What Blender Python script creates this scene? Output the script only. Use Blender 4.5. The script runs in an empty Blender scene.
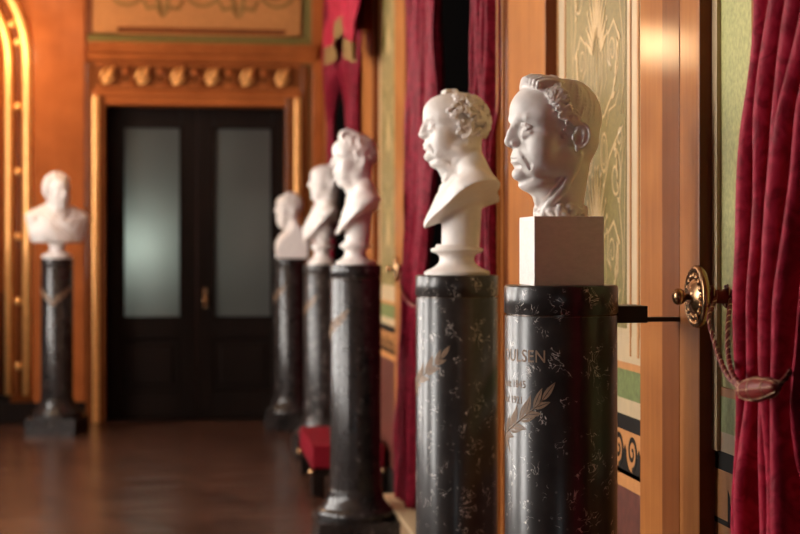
import bpy, bmesh, math, random
import numpy as np
from math import sin, cos, pi, radians, sqrt, atan2
from mathutils import Vector, Matrix

random.seed(7)
rng = np.random.default_rng(7)
COL = bpy.context.scene.collection

# ------------------------------------------------------------------ camera constants
F = 1600.0                       # focal length in pixels of the 800 px frame
ZC = 1.379                       # eye height
TH = math.atan(215.0 / F)        # the hall's axis lies to the left of the view axis
CT, ST = cos(TH), sin(TH)
def depth(X, Y): return Y * CT + X * ST
def Y_at(px, X): return (F * X / (CT * (px - 185.0)) - X * ST) / CT
def X_at(px, Y):
    a = (px - 185.0) * CT / F
    return a * Y * CT / (1 - a * ST)
def z_at(py, X, Y): return ZC + (248.0 - py) * depth(X, Y) / F

# ------------------------------------------------------------------ materials
def newmat(name):
    m = bpy.data.materials.new(name); m.use_nodes = True
    nt = m.node_tree
    return m, nt, nt.nodes['Principled BSDF']

def N(nt, kind, **kw):
    n = nt.nodes.new(kind)
    for k, v in kw.items():
        if k in n.inputs: n.inputs[k].default_value = v
        else: setattr(n, k, v)
    return n

def ramp(nt, src, stops):
    r = nt.nodes.new('ShaderNodeValToRGB')
    e = r.color_ramp.elements
    while len(e) < len(stops): e.new(0.5)
    for i, (p, c) in enumerate(stops):
        e[i].position = p
        e[i].color = (c[0], c[1], c[2], 1) if isinstance(c, (tuple, list)) else (c, c, c, 1)
    nt.links.new(src, r.inputs[0])
    return r

def coords(nt, scale=(1, 1, 1), kind='Object'):
    tc = nt.nodes.new('ShaderNodeTexCoord')
    mp = nt.nodes.new('ShaderNodeMapping')
    mp.inputs['Scale'].default_value = scale
    nt.links.new(tc.outputs[kind], mp.inputs[0])
    return mp.outputs[0]

def simple(name, col, rough=0.5, metal=0.0, var=0.12, nscale=12, stretch=(1, 1, 1), bump=0.0, coat=0.0, coatr=0.1, sheen=0.0, spec=0.5, bdist=0.002):
    m, nt, b = newmat(name)
    co = coords(nt, stretch)
    no = N(nt, 'ShaderNodeTexNoise', Scale=nscale, Detail=5.0, Roughness=0.6)
    nt.links.new(co, no.inputs['Vector'])
    lo = tuple(c * (1 - var) for c in col); hi = tuple(min(1, c * (1 + var)) for c in col)
    r = ramp(nt, no.outputs['Fac'], [(0.3, lo), (0.7, hi)])
    nt.links.new(r.outputs[0], b.inputs['Base Color'])
    b.inputs['Roughness'].default_value = rough
    b.inputs['Metallic'].default_value = metal
    b.inputs['Specular IOR Level'].default_value = spec
    b.inputs['Coat Weight'].default_value = coat
    b.inputs['Coat Roughness'].default_value = coatr
    b.inputs['Sheen Weight'].default_value = sheen
    if bump:
        bp = N(nt, 'ShaderNodeBump', Strength=bump, Distance=bdist)
        nt.links.new(no.outputs['Fac'], bp.inputs['Height'])
        nt.links.new(bp.outputs[0], b.inputs['Normal'])
    return m

M = {}
M['marble'] = simple('white_carved_marble', (0.80, 0.735, 0.69), 0.48, var=0.05, nscale=25, bump=0.15, spec=0.4)
M['stone'] = simple('base_stone', (0.86, 0.78, 0.73), 0.6, var=0.06, nscale=60, stretch=(1, 1, 2.5), bump=0.35, bdist=0.001)

def wood(name, c1, c2, rough=0.42, coat=0.20, st=(26, 26, 1.6), bump=0.05, coatr=0.12, spec=0.06):
    m, nt, b = newmat(name)
    co = coords(nt, st)
    n1 = N(nt, 'ShaderNodeTexNoise', Scale=1.0, Detail=6.0, Roughness=0.6, Distortion=0.6)
    nt.links.new(co, n1.inputs['Vector'])
    co2 = coords(nt, (1, 1, 1))
    n2 = N(nt, 'ShaderNodeTexNoise', Scale=5.0, Detail=3.0)
    nt.links.new(co2, n2.inputs['Vector'])
    ad = N(nt, 'ShaderNodeMath', operation='ADD'); ad.inputs[1].default_value = 0
    mu = N(nt, 'ShaderNodeMath', operation='MULTIPLY'); mu.inputs[1].default_value = 0.5
    nt.links.new(n2.outputs['Fac'], mu.inputs[0])
    mu2 = N(nt, 'ShaderNodeMath', operation='MULTIPLY'); mu2.inputs[1].default_value = 0.5
    nt.links.new(n1.outputs['Fac'], mu2.inputs[0])
    nt.links.new(mu.outputs[0], ad.inputs[0]); nt.links.new(mu2.outputs[0], ad.inputs[1])
    r = ramp(nt, ad.outputs[0], [(0.35, c1), (0.65, c2)])
    nt.links.new(r.outputs[0], b.inputs['Base Color'])
    b.inputs['Roughness'].default_value = rough
    b.inputs['Specular IOR Level'].default_value = spec
    b.inputs['Coat Weight'].default_value = coat
    b.inputs['Coat Roughness'].default_value = coatr
    bp = N(nt, 'ShaderNodeBump', Strength=bump, Distance=0.002)
    nt.links.new(n1.outputs['Fac'], bp.inputs['Height'])
    nt.links.new(bp.outputs[0], b.inputs['Normal'])
    return m
M['wood'] = wood('varnished_orange_wood', (0.27, 0.088, 0.022), (0.41, 0.150, 0.038))
M['wood_dark'] = wood('red_brown_stained_wood', (0.13, 0.034, 0.011), (0.20, 0.056, 0.017), rough=0.4)  # also stands in for shade on pilaster returns and the overdoor groove
M['wood_mid'] = wood('darker_wood', (0.13, 0.036, 0.009), (0.20, 0.060, 0.015), rough=0.4)
M['wood_far'] = wood('far_wall_wood', (0.30, 0.080, 0.020), (0.43, 0.122, 0.031), rough=0.42, st=(5, 5, 0.9))
M['gold'] = simple('gilded_moulding', (0.92, 0.44, 0.14), 0.32, metal=0.5, var=0.15, nscale=30, bump=0.3)
M['goldpaint'] = simple('dull_gold_paint', (0.56, 0.38, 0.17), 0.45, metal=0.0, var=0.12, nscale=40, bump=0.1, coat=0.3, coatr=0.25)
M['cream'] = simple('cream_painted_band', (0.50, 0.36, 0.20), 0.45, var=0.1, nscale=30, stretch=(1, 1, 0.4), coat=0.3, coatr=0.3)
M['olive'] = simple('olive_painted_ground', (0.19, 0.145, 0.040), 0.45, var=0.28, nscale=70, coat=0.12, coatr=0.25, bump=0.2, spec=.35)
M['green'] = simple('green_painted_block', (0.15, 0.175, 0.06), 0.5, var=0.25, nscale=60, spec=0.2)
M['black'] = simple('black_paint', (0.012, 0.009, 0.007), 0.6, var=0.2, spec=0.1)
M['ochre'] = simple('ochre_band', (0.48, 0.20, 0.06), 0.5, var=0.1, nscale=30, coat=0.0, spec=0.3)
M['dado'] = simple('oxblood_dado', (0.12, 0.034, 0.022), 0.4, var=0.35, nscale=30, coat=0.1)
M['brass'] = simple('polished_brass', (0.40, 0.23, 0.12), 0.27, metal=1.0, var=0.15, nscale=30)
M['ringm'] = simple('grey_polished_groove', (0.10, 0.075, 0.06), 0.25, metal=0.4, var=0.1)
M['fringem'] = simple('tan_fringe', (0.20, 0.11, 0.04), 0.8, var=0.3, nscale=60, spec=0.1)
M['iron'] = simple('black_iron', (0.025, 0.015, 0.012), 0.45, metal=0.6, var=0.2)
M['door'] = wood('ebonised_door', (0.007, 0.0035, 0.0025), (0.012, 0.006, 0.004), rough=0.5, coat=0.0, spec=0.12)
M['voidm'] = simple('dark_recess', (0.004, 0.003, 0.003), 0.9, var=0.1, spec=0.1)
M['engrave'] = simple('dull_gilt_engraving', (0.27, 0.17, 0.105), 0.5, metal=0.0, var=0.2, nscale=120)
M['plaster'] = simple('painted_plaster', (0.26, 0.15, 0.075), 0.7, var=0.1)
M['red_leather'] = simple('red_upholstery', (0.19, 0.007, 0.016), 0.6, var=0.12, nscale=40, spec=0.1)
M['bead'] = simple('burgundy_bead', (0.17, 0.013, 0.009), 0.5, var=0.2, spec=0.2)
M['cordgold'] = simple('gold_thread', (0.66, 0.42, 0.24), 0.5, metal=0.2, var=0.15, nscale=200)
M['cordred'] = simple('red_cord', (0.15, 0.012, 0.012), 0.6, var=0.2, nscale=200)

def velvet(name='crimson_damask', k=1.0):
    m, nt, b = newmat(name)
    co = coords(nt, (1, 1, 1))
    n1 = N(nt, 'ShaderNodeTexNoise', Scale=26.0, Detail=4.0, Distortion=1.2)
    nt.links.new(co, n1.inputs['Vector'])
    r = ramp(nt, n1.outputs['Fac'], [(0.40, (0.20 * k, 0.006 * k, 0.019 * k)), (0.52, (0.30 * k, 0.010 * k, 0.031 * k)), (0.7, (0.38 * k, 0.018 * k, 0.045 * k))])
    nt.links.new(r.outputs[0], b.inputs['Base Color'])
    b.inputs['Roughness'].default_value = 0.55
    b.inputs['Specular IOR Level'].default_value = 0.12
    b.inputs['Sheen Weight'].default_value = 0.05
    b.inputs['Sheen Roughness'].default_value = 0.4
    b.inputs['Sheen Tint'].default_value = (1.0, 0.35, 0.42, 1)
    n2 = N(nt, 'ShaderNodeTexNoise', Scale=9.0, Detail=6.0, Distortion=0.8)
    nt.links.new(co, n2.inputs['Vector'])
    bp = N(nt, 'ShaderNodeBump', Strength=0.8, Distance=0.015)
    nt.links.new(n2.outputs['Fac'], bp.inputs['Height'])
    nt.links.new(bp.outputs[0], b.inputs['Normal'])
    return m
M['velvet'] = velvet(k=1.2)
M['velvet_dimmed'] = velvet('dimmed_crimson_damask', .62)  # same damask, darkened in colour because the far curtains are lit too strongly

def black_marble(name='black_marble_white_flecks', thr=.55, rough=.30, fleck=1.0):
    m, nt, b = newmat(name)
    co = coords(nt, (1, 1, 1))
    # short bright flecks: thin iso-bands of a distorted noise, masked by another
    n1 = N(nt, 'ShaderNodeTexNoise', Scale=24.0, Detail=3.0, Distortion=2.6)
    nt.links.new(co, n1.inputs['Vector'])
    v1 = ramp(nt, n1.outputs['Fac'], [(0.0, 0), (0.478, 0), (0.5, 1), (0.522, 0), (1.0, 0)])
    n2 = N(nt, 'ShaderNodeTexNoise', Scale=30.0, Detail=2.0)
    mp = coords(nt, (1.0, 1.0, 0.7))
    nt.links.new(mp, n2.inputs['Vector'])
    k2 = ramp(nt, n2.outputs['Fac'], [(thr, 0), (thr + .05, 1)])
    mu = N(nt, 'ShaderNodeMath', operation='MULTIPLY')
    nt.links.new(v1.outputs[0], mu.inputs[0]); nt.links.new(k2.outputs[0], mu.inputs[1])
    vo = N(nt, 'ShaderNodeTexVoronoi', Scale=34.0)
    nt.links.new(co, vo.inputs['Vector'])
    v2 = ramp(nt, vo.outputs['Distance'], [(0.05, 1), (0.12, 0)])
    n3 = N(nt, 'ShaderNodeTexNoise', Scale=7.0, Detail=2.0)
    nt.links.new(co, n3.inputs['Vector'])
    k3 = ramp(nt, n3.outputs['Fac'], [(0.54, 0), (0.62, 1)])
    mu2 = N(nt, 'ShaderNodeMath', operation='MULTIPLY')
    nt.links.new(v2.outputs[0], mu2.inputs[0]); nt.links.new(k3.outputs[0], mu2.inputs[1])
    mx = N(nt, 'ShaderNodeMath', operation='MAXIMUM')
    nt.links.new(mu.outputs[0], mx.inputs[0]); nt.links.new(mu2.outputs[0], mx.inputs[1])
    nb = N(nt, 'ShaderNodeTexNoise', Scale=9.0, Detail=8.0, Roughness=0.7)
    nt.links.new(co, nb.inputs['Vector'])
    base = ramp(nt, nb.outputs['Fac'], [(0.35, (0.010, 0.008, 0.008)), (0.7, (0.036, 0.029, 0.027))])
    mix = N(nt, 'ShaderNodeMix', data_type='RGBA')
    nt.links.new(mx.outputs[0], mix.inputs[0])
    nt.links.new(base.outputs[0], mix.inputs[6])
    mix.inputs[7].default_value = (0.66 * fleck, 0.60 * fleck, 0.55 * fleck, 1)
    nt.links.new(mix.outputs[2], b.inputs['Base Color'])
    b.inputs['Roughness'].default_value = rough
    b.inputs['Coat Weight'].default_value = 0.12
    b.inputs['Coat Roughness'].default_value = 0.15
    return m
M['bmarble'] = black_marble()
M['pmarble'] = black_marble('plain_black_marble', .64, .24, .5)

def parquet():
    m, nt, b = newmat('dark_herringbone_parquet')
    co = coords(nt, (1, 1, 1), 'Object')
    br = nt.nodes.new('ShaderNodeTexBrick')
    rot = nt.nodes.new('ShaderNodeMapping'); rot.inputs['Rotation'].default_value = (0, 0, radians(45))
    nt.links.new(co, rot.inputs[0]); nt.links.new(rot.outputs[0], br.inputs['Vector'])
    br.inputs['Scale'].default_value = 1.0
    br.inputs['Brick Width'].default_value = 0.42
    br.inputs['Row Height'].default_value = 0.075
    br.inputs['Mortar Size'].default_value = 0.003
    br.inputs['Color1'].default_value = (0.052, 0.021, 0.013, 1)
    br.inputs['Color2'].default_value = (0.105, 0.045, 0.027, 1)
    br.inputs['Mortar'].default_value = (0.02, 0.01, 0.008, 1)
    n = N(nt, 'ShaderNodeTexNoise', Scale=3.0, Detail=4.0)
    nt.links.new(co, n.inputs['Vector'])
    mix = N(nt, 'ShaderNodeMix', data_type='RGBA', blend_type='MULTIPLY')
    mix.inputs[0].default_value = 0.6
    r = ramp(nt, n.outputs['Fac'], [(0.3, 0.6), (0.7, 1.0)])
    nt.links.new(br.outputs['Color'], mix.inputs[6]); nt.links.new(r.outputs[0], mix.inputs[7])
    nt.links.new(mix.outputs[2], b.inputs['Base Color'])
    b.inputs['Roughness'].default_value = 0.27
    b.inputs['Specular IOR Level'].default_value = 0.5
    # boards slightly cupped: long low ripples
    w = N(nt, 'ShaderNodeTexNoise', Scale=1.0, Detail=2.0)
    cs = coords(nt, (1.0, 4.5, 1))
    nt.links.new(cs, w.inputs['Vector'])
    bp = N(nt, 'ShaderNodeBump', Strength=0.9, Distance=0.02)
    nt.links.new(w.outputs['Fac'], bp.inputs['Height'])
    nt.links.new(bp.outputs[0], b.inputs['Normal'])
    return m
M['floor'] = parquet()

def frosted():
    m, nt, b = newmat('frosted_grey_glass')
    co = coords(nt, (1, 1, 1))
    n = N(nt, 'ShaderNodeTexNoise', Scale=1.6, Detail=2.0)
    nt.links.new(co, n.inputs['Vector'])
    r = ramp(nt, n.outputs['Fac'], [(0.35, (0.10, 0.10, 0.095)), (0.7, (0.17, 0.175, 0.165))])
    tr_ = nt.nodes.new('ShaderNodeBsdfTranslucent'); tr_.inputs[0].default_value = (.62, .66, .62, 1)
    mx_ = nt.nodes.new('ShaderNodeMixShader'); mx_.inputs[0].default_value = .55
    nt.links.new(b.outputs[0], mx_.inputs[1]); nt.links.new(tr_.outputs[0], mx_.inputs[2])
    nt.links.new(mx_.outputs[0], nt.nodes['Material Output'].inputs[0])
    nt.links.new(r.outputs[0], b.inputs['Base Color'])
    b.inputs['Roughness'].default_value = 0.13
    b.inputs['Specular IOR Level'].default_value = 0.7
    return m
M['frost'] = frosted()

def emit(name, col, s):
    m = bpy.data.materials.new(name); m.use_nodes = True
    nt = m.node_tree; nt.nodes.clear()
    e = nt.nodes.new('ShaderNodeEmission'); e.inputs[0].default_value = (*col, 1); e.inputs[1].default_value = s
    o = nt.nodes.new('ShaderNodeOutputMaterial'); nt.links.new(e.outputs[0], o.inputs[0])
    return m

# ------------------------------------------------------------------ object helpers
def link_mesh(name, me, mat=None, parent=None, smooth=False):
    o = bpy.data.objects.new(name, me); COL.objects.link(o)
    if mat is not None: me.materials.append(mat)
    if smooth: me.shade_smooth()
    if parent is not None: o.parent = parent
    return o

class MB:
    """collects shapes of one mesh"""
    def __init__(s): s.v = []; s.f = []; s.sm = []
    def add(s, vs, fs, smooth=False):
        k = len(s.v); s.v += [tuple(p) for p in vs]
        s.f += [tuple(i + k for i in f) for f in fs]; s.sm += [smooth] * len(fs)
        return s
    def box(s, x0, x1, y0, y1, z0, z1):
        if x0 > x1: x0, x1 = x1, x0
        if y0 > y1: y0, y1 = y1, y0
        v = [(x, y, z) for x in (x0, x1) for y in (y0, y1) for z in (z0, z1)]
        return s.add(v, [(0, 1, 3, 2), (4, 6, 7, 5), (0, 4, 5, 1), (2, 3, 7, 6), (0, 2, 6, 4), (1, 5, 7, 3)])
    def lathe(s, prof, n=64, c=(0, 0), cap=True):
        vs = []; fs = []
        for r, z in prof:
            for i in range(n):
                a = 2 * pi * i / n; vs.append((c[0] + r * cos(a), c[1] + r * sin(a), z))
        for j in range(len(prof) - 1):
            for i in range(n):
                i2 = (i + 1) % n
                fs.append((j * n + i, j * n + i2, (j + 1) * n + i2, (j + 1) * n + i))
        s.add(vs, fs, True)
        if cap:
            m = len(prof) - 1
            s.add([vs[i] for i in range(n)], [tuple(reversed(range(n)))])
            s.add([vs[m * n + i] for i in range(n)], [tuple(range(n))])
        return s
    def tube(s, pts, r, n=10, flat=None, close=False):
        """tube along pts; r a number or list; flat=(vector,factor) squashes along vector"""
        P = [Vector(p) for p in pts]; m = len(P)
        R = r if isinstance(r, (list, tuple)) else [r] * m
        up = Vector((0.123, 0.31, 0.94)).normalized(); vs = []
        prev = None
        for i in range(m):
            t = (P[(i + 1) % m if close else min(i + 1, m - 1)] - P[(i - 1) if (i or close) else 0])
            if t.length < 1e-9: t = Vector((0, 0, 1))
            t.normalize()
            a = (prev if prev is not None else up)
            a = a - t * a.dot(t)
            if a.length < 1e-4: a = Vector((1, 0, 0)) - t * t.x
            a.normalize(); prev = a; b = t.cross(a)
            for k in range(n):
                an = 2 * pi * k / n; d = (a * cos(an) + b * sin(an)) * R[i]
                if flat: d = d - flat[0] * (d.dot(flat[0]) * (1 - flat[1]))
                vs.append(P[i] + d)
        fs = []
        for i in range(m if close else m - 1):
            i2 = (i + 1) % m
            for k in range(n):
                k2 = (k + 1) % n
                fs.append((i * n + k, i * n + k2, i2 * n + k2, i2 * n + k))
        if not close:
            fs.append(tuple(reversed(range(n)))); fs.append(tuple((m - 1) * n + k for k in range(n)))
        return s.add(vs, fs, True)
    def ball(s, c, r, nu=16, nv=10):
        r = (r, r, r) if not isinstance(r, (tuple, list)) else r
        vs = []; fs = []
        for j in range(nv + 1):
            t = pi * j / nv
            for i in range(nu):
                a = 2 * pi * i / nu
                vs.append((c[0] + r[0] * sin(t) * cos(a), c[1] + r[1] * sin(t) * sin(a), c[2] + r[2] * cos(t)))
        for j in range(nv):
            for i in range(nu):
                i2 = (i + 1) % nu
                fs.append((j * nu + i, (j + 1) * nu + i, (j + 1) * nu + i2, j * nu + i2))
        return s.add(vs, fs, True)
    def prism(s, poly, fn, t0, t1):
        """poly of (a,b); fn(a,b,t)->xyz"""
        n = len(poly)
        vs = [fn(a, b, t0) for a, b in poly] + [fn(a, b, t1) for a, b in poly]
        fs = [tuple(reversed(range(n))), tuple(range(n, 2 * n))] + [(i, (i + 1) % n, n + (i + 1) % n, n + i) for i in range(n)]
        return s.add(vs, fs)
    def build(s, name, mat, parent=None, bevel=0.0):
        me = bpy.data.meshes.new(name); me.from_pydata(s.v, [], s.f); me.update()
        bm = bmesh.new(); bm.from_mesh(me)
        for f, q in zip(bm.faces, s.sm): f.smooth = q
        bmesh.ops.remove_doubles(bm, verts=[v for v in bm.verts if False], dist=1e-6)
        bmesh.ops.recalc_face_normals(bm, faces=bm.faces)
        bm.to_mesh(me); bm.free()
        o = link_mesh(name, me, mat, parent)
        if bevel:
            md = o.modifiers.new('bevel', 'BEVEL'); md.width = bevel; md.segments = 2; md.limit_method = 'ANGLE'
        return o

def tag(o, label=None, cat=None, group=None, kind=None):
    if label: o['label'] = label
    if cat: o['category'] = cat
    if group: o['group'] = group
    if kind: o['kind'] = kind
    return o
def empty(name, loc=(0, 0, 0), rz=0.0):
    o = bpy.data.objects.new(name, None); COL.objects.link(o)
    o.empty_display_size = 0.1
    o.location = loc; o.rotation_euler = (0, 0, rz)
    return o
def struct(o): o['kind'] = 'structure'; return o

# ------------------------------------------------------------------ implicit sculpting (surface nets)
def surface_nets(f, lo, h):
    nx, ny, nz = f.shape
    ins = f < 0
    cnt = np.zeros((nx - 1, ny - 1, nz - 1), np.float32)
    pos = np.zeros((nx - 1, ny - 1, nz - 1, 3), np.float32)
    def sl(a, off): return a[off[0]:nx - 1 + off[0], off[1]:ny - 1 + off[1], off[2]:nz - 1 + off[2]]
    for ax in range(3):
        for u in (0, 1):
            for v in (0, 1):
                o0 = [0, 0, 0]; oth = [k for k in range(3) if k != ax]
                o0[oth[0]] = u; o0[oth[1]] = v
                o1 = list(o0); o1[ax] = 1
                a = sl(f, o0); b = sl(f, o1)
                cr = (a < 0) != (b < 0)
                t = np.where(cr, a / np.where(a == b, 1, a - b), 0)
                cnt += cr
                pos[..., ax] += np.where(cr, t, 0)
                pos[..., oth[0]] += cr * u
                pos[..., oth[1]] += cr * v
    act = cnt > 0
    idx = -np.ones(act.shape, np.int64)
    ii = np.argwhere(act)
    idx[act] = np.arange(len(ii))
    P = (ii + pos[act] / cnt[act][:, None]) * h + np.array(lo)
    faces = []
    for ax in range(3):
        o0 = [slice(1, -1)] * 3; o1 = [slice(1, -1)] * 3
        oth = [(ax + 1) % 3, (ax + 2) % 3]
        s0 = [slice(1, None) if k != ax else slice(None, -1) for k in range(3)]
        A = ins.copy()
        n_ = [nx, ny, nz]
        # grid edges along ax at points with index>=1 on the other axes and < n-1
        ra = [slice(1, n_[k] - 1) for k in range(3)]; ra[ax] = slice(0, n_[ax] - 1)
        rb = list(ra); rb[ax] = slice(1, n_[ax])
        a = ins[tuple(ra)]; b = ins[tuple(rb)]
        cr = np.argwhere(a != b)
        if not len(cr): continue
        flip = a[tuple(cr.T)]
        base = cr.copy()
        base[:, oth[0]] += 1; base[:, oth[1]] += 1
        def cell(du, dv):
            c = base.copy(); c[:, oth[0]] -= du; c[:, oth[1]] -= dv
            return idx[tuple(c.T)]
        q = np.stack([cell(1, 1), cell(0, 1), cell(0, 0), cell(1, 0)], 1)
        q[~flip] = q[~flip][:, ::-1]
        faces.append(q)
    return P, np.concatenate(faces)

class Clay:
    def __init__(s, lo, hi, h):
        s.lo = np.array(lo, float); s.h = h
        s.n = np.ceil((np.array(hi) - s.lo) / h).astype(int) + 1
        s.ax = [s.lo[k] + h * np.arange(s.n[k]) for k in range(3)]
        s.f = np.full(tuple(s.n), 50.0, np.float32)
        s.R = np.eye(3); s.t = np.zeros(3); s.s = 1.0
    def xf(s, yaw=0, pitch=0, t=(0, 0, 0), sc=1.0):
        """yaw + turns the face to the figure's right, pitch + nods"""
        cy, sy = cos(yaw), sin(yaw); cp, sp = cos(-pitch), sin(-pitch)
        Rz = np.array([[cy, -sy, 0], [sy, cy, 0], [0, 0, 1]]); Rx = np.array([[1, 0, 0], [0, cp, -sp], [0, sp, cp]])
        s.R = Rz @ Rx; s.t = np.array(t, float); s.s = sc
    def P(s, p): return s.R @ (np.array(p, float) * s.s) + s.t
    def box(s, lo, hi):
        a = [max(0, int(np.floor((lo[k] - s.lo[k]) / s.h))) for k in range(3)]
        b = [min(s.n[k], int(np.ceil((hi[k] - s.lo[k]) / s.h)) + 1) for k in range(3)]
        if any(b[k] <= a[k] for k in range(3)): return None
        sl = tuple(slice(a[k], b[k]) for k in range(3))
        g = np.meshgrid(*[s.ax[k][sl[k]].astype(np.float32) for k in range(3)], indexing='ij', sparse=True)
        return sl, g
    def comb(s, sl, d, k, op):
        f = s.f[sl]
        if op == 'add':
            hh = np.clip(0.5 + 0.5 * (f - d) / k, 0, 1)
            s.f[sl] = f * (1 - hh) + d * hh - k * hh * (1 - hh)
        else:
            d = -d
            hh = np.clip(0.5 - 0.5 * (f - d) / k, 0, 1)
            s.f[sl] = f * (1 - hh) + d * hh + k * hh * (1 - hh)
    def ell(s, c, r, k=0.5, op='add', rot=None):
        r = np.array(r if isinstance(r, (tuple, list)) else (r, r, r), float) * s.s
        k = k * s.s
        R = s.R if rot is None else s.R @ rot
        c = s.P(c); m = r.max() + k + 2 * s.h
        q = s.box(c - m, c + m)
        if q is None: return
        sl, (X, Y, Z) = q
        dx, dy, dz = X - c[0], Y - c[1], Z - c[2]
        k0 = 0; k1 = 0
        for i in range(3):
            l = R[0, i] * dx + R[1, i] * dy + R[2, i] * dz
            k0 = k0 + (l / r[i]) ** 2; k1 = k1 + (l / r[i] ** 2) ** 2
        k0 = np.sqrt(k0); k1 = np.sqrt(k1) + 1e-6
        s.comb(sl, (k0 * (k0 - 1) / k1).astype(np.float32), k, op)
    def cap(s, a, b, ra, rb=None, k=0.3, op='add', world=False):
        rb = ra if rb is None else rb
        if not world: a = s.P(a); b = s.P(b); ra *= s.s; rb *= s.s; k *= s.s
        else: a = np.array(a, float); b = np.array(b, float)
        m = max(ra, rb) + k + 2 * s.h
        q = s.box(np.minimum(a, b) - m, np.maximum(a, b) + m)
        if q is None: return
        sl, (X, Y, Z) = q
        ab = b - a; L = float(ab @ ab) + 1e-9
        t = np.clip(((X - a[0]) * ab[0] + (Y - a[1]) * ab[1] + (Z - a[2]) * ab[2]) / L, 0, 1)
        d = np.sqrt((X - a[0] - t * ab[0]) ** 2 + (Y - a[1] - t * ab[1]) ** 2 + (Z - a[2] - t * ab[2]) ** 2) - (ra + (rb - ra) * t)
        s.comb(sl, d.astype(np.float32), k, op)
    def chain(s, pts, rs, k=0.25, op='add', both=False):
        if not isinstance(rs, (list, tuple)): rs = [rs] * len(pts)
        for sx in ((1, -1) if both else (1,)):
            for i in range(len(pts) - 1):
                a = (pts[i][0] * sx, pts[i][1], pts[i][2]); b = (pts[i + 1][0] * sx, pts[i + 1][1], pts[i + 1][2])
                s.cap(a, b, rs[i], rs[i + 1], k, op)
    def cut(s, n, p, k=0.3):
        """keeps the side of the plane through p that n points away from (grid frame)"""
        n = np.array(n, float); n /= np.linalg.norm(n)
        X, Y, Z = np.meshgrid(*[a.astype(np.float32) for a in s.ax], indexing='ij', sparse=True)
        d = n[0] * (X - p[0]) + n[1] * (Y - p[1]) + n[2] * (Z - p[2])
        f = s.f
        hh = np.clip(0.5 - 0.5 * (f - d) / k, 0, 1)
        s.f = (f * (1 - hh) + d * hh + k * hh * (1 - hh)).astype(np.float32)
    def mesh(s, name, scale=0.01):
        s.f[0] = s.f[-1] = 9; s.f[:, 0] = s.f[:, -1] = 9; s.f[:, :, 0] = s.f[:, :, -1] = 9
        P, Fc = surface_nets(s.f, s.lo, s.h)
        me = bpy.data.meshes.new(name)
        me.from_pydata((P * scale).tolist(), [], Fc.tolist()); me.update()
        me.shade_smooth()
        return me

def rotx(a): return np.array([[1, 0, 0], [0, cos(a), -sin(a)], [0, sin(a), cos(a)]])
def roty(a): return np.array([[cos(a), 0, sin(a)], [0, 1, 0], [-sin(a), 0, cos(a)]])
def rotz(a): return np.array([[cos(a), -sin(a), 0], [sin(a), cos(a), 0], [0, 0, 1]])

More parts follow.
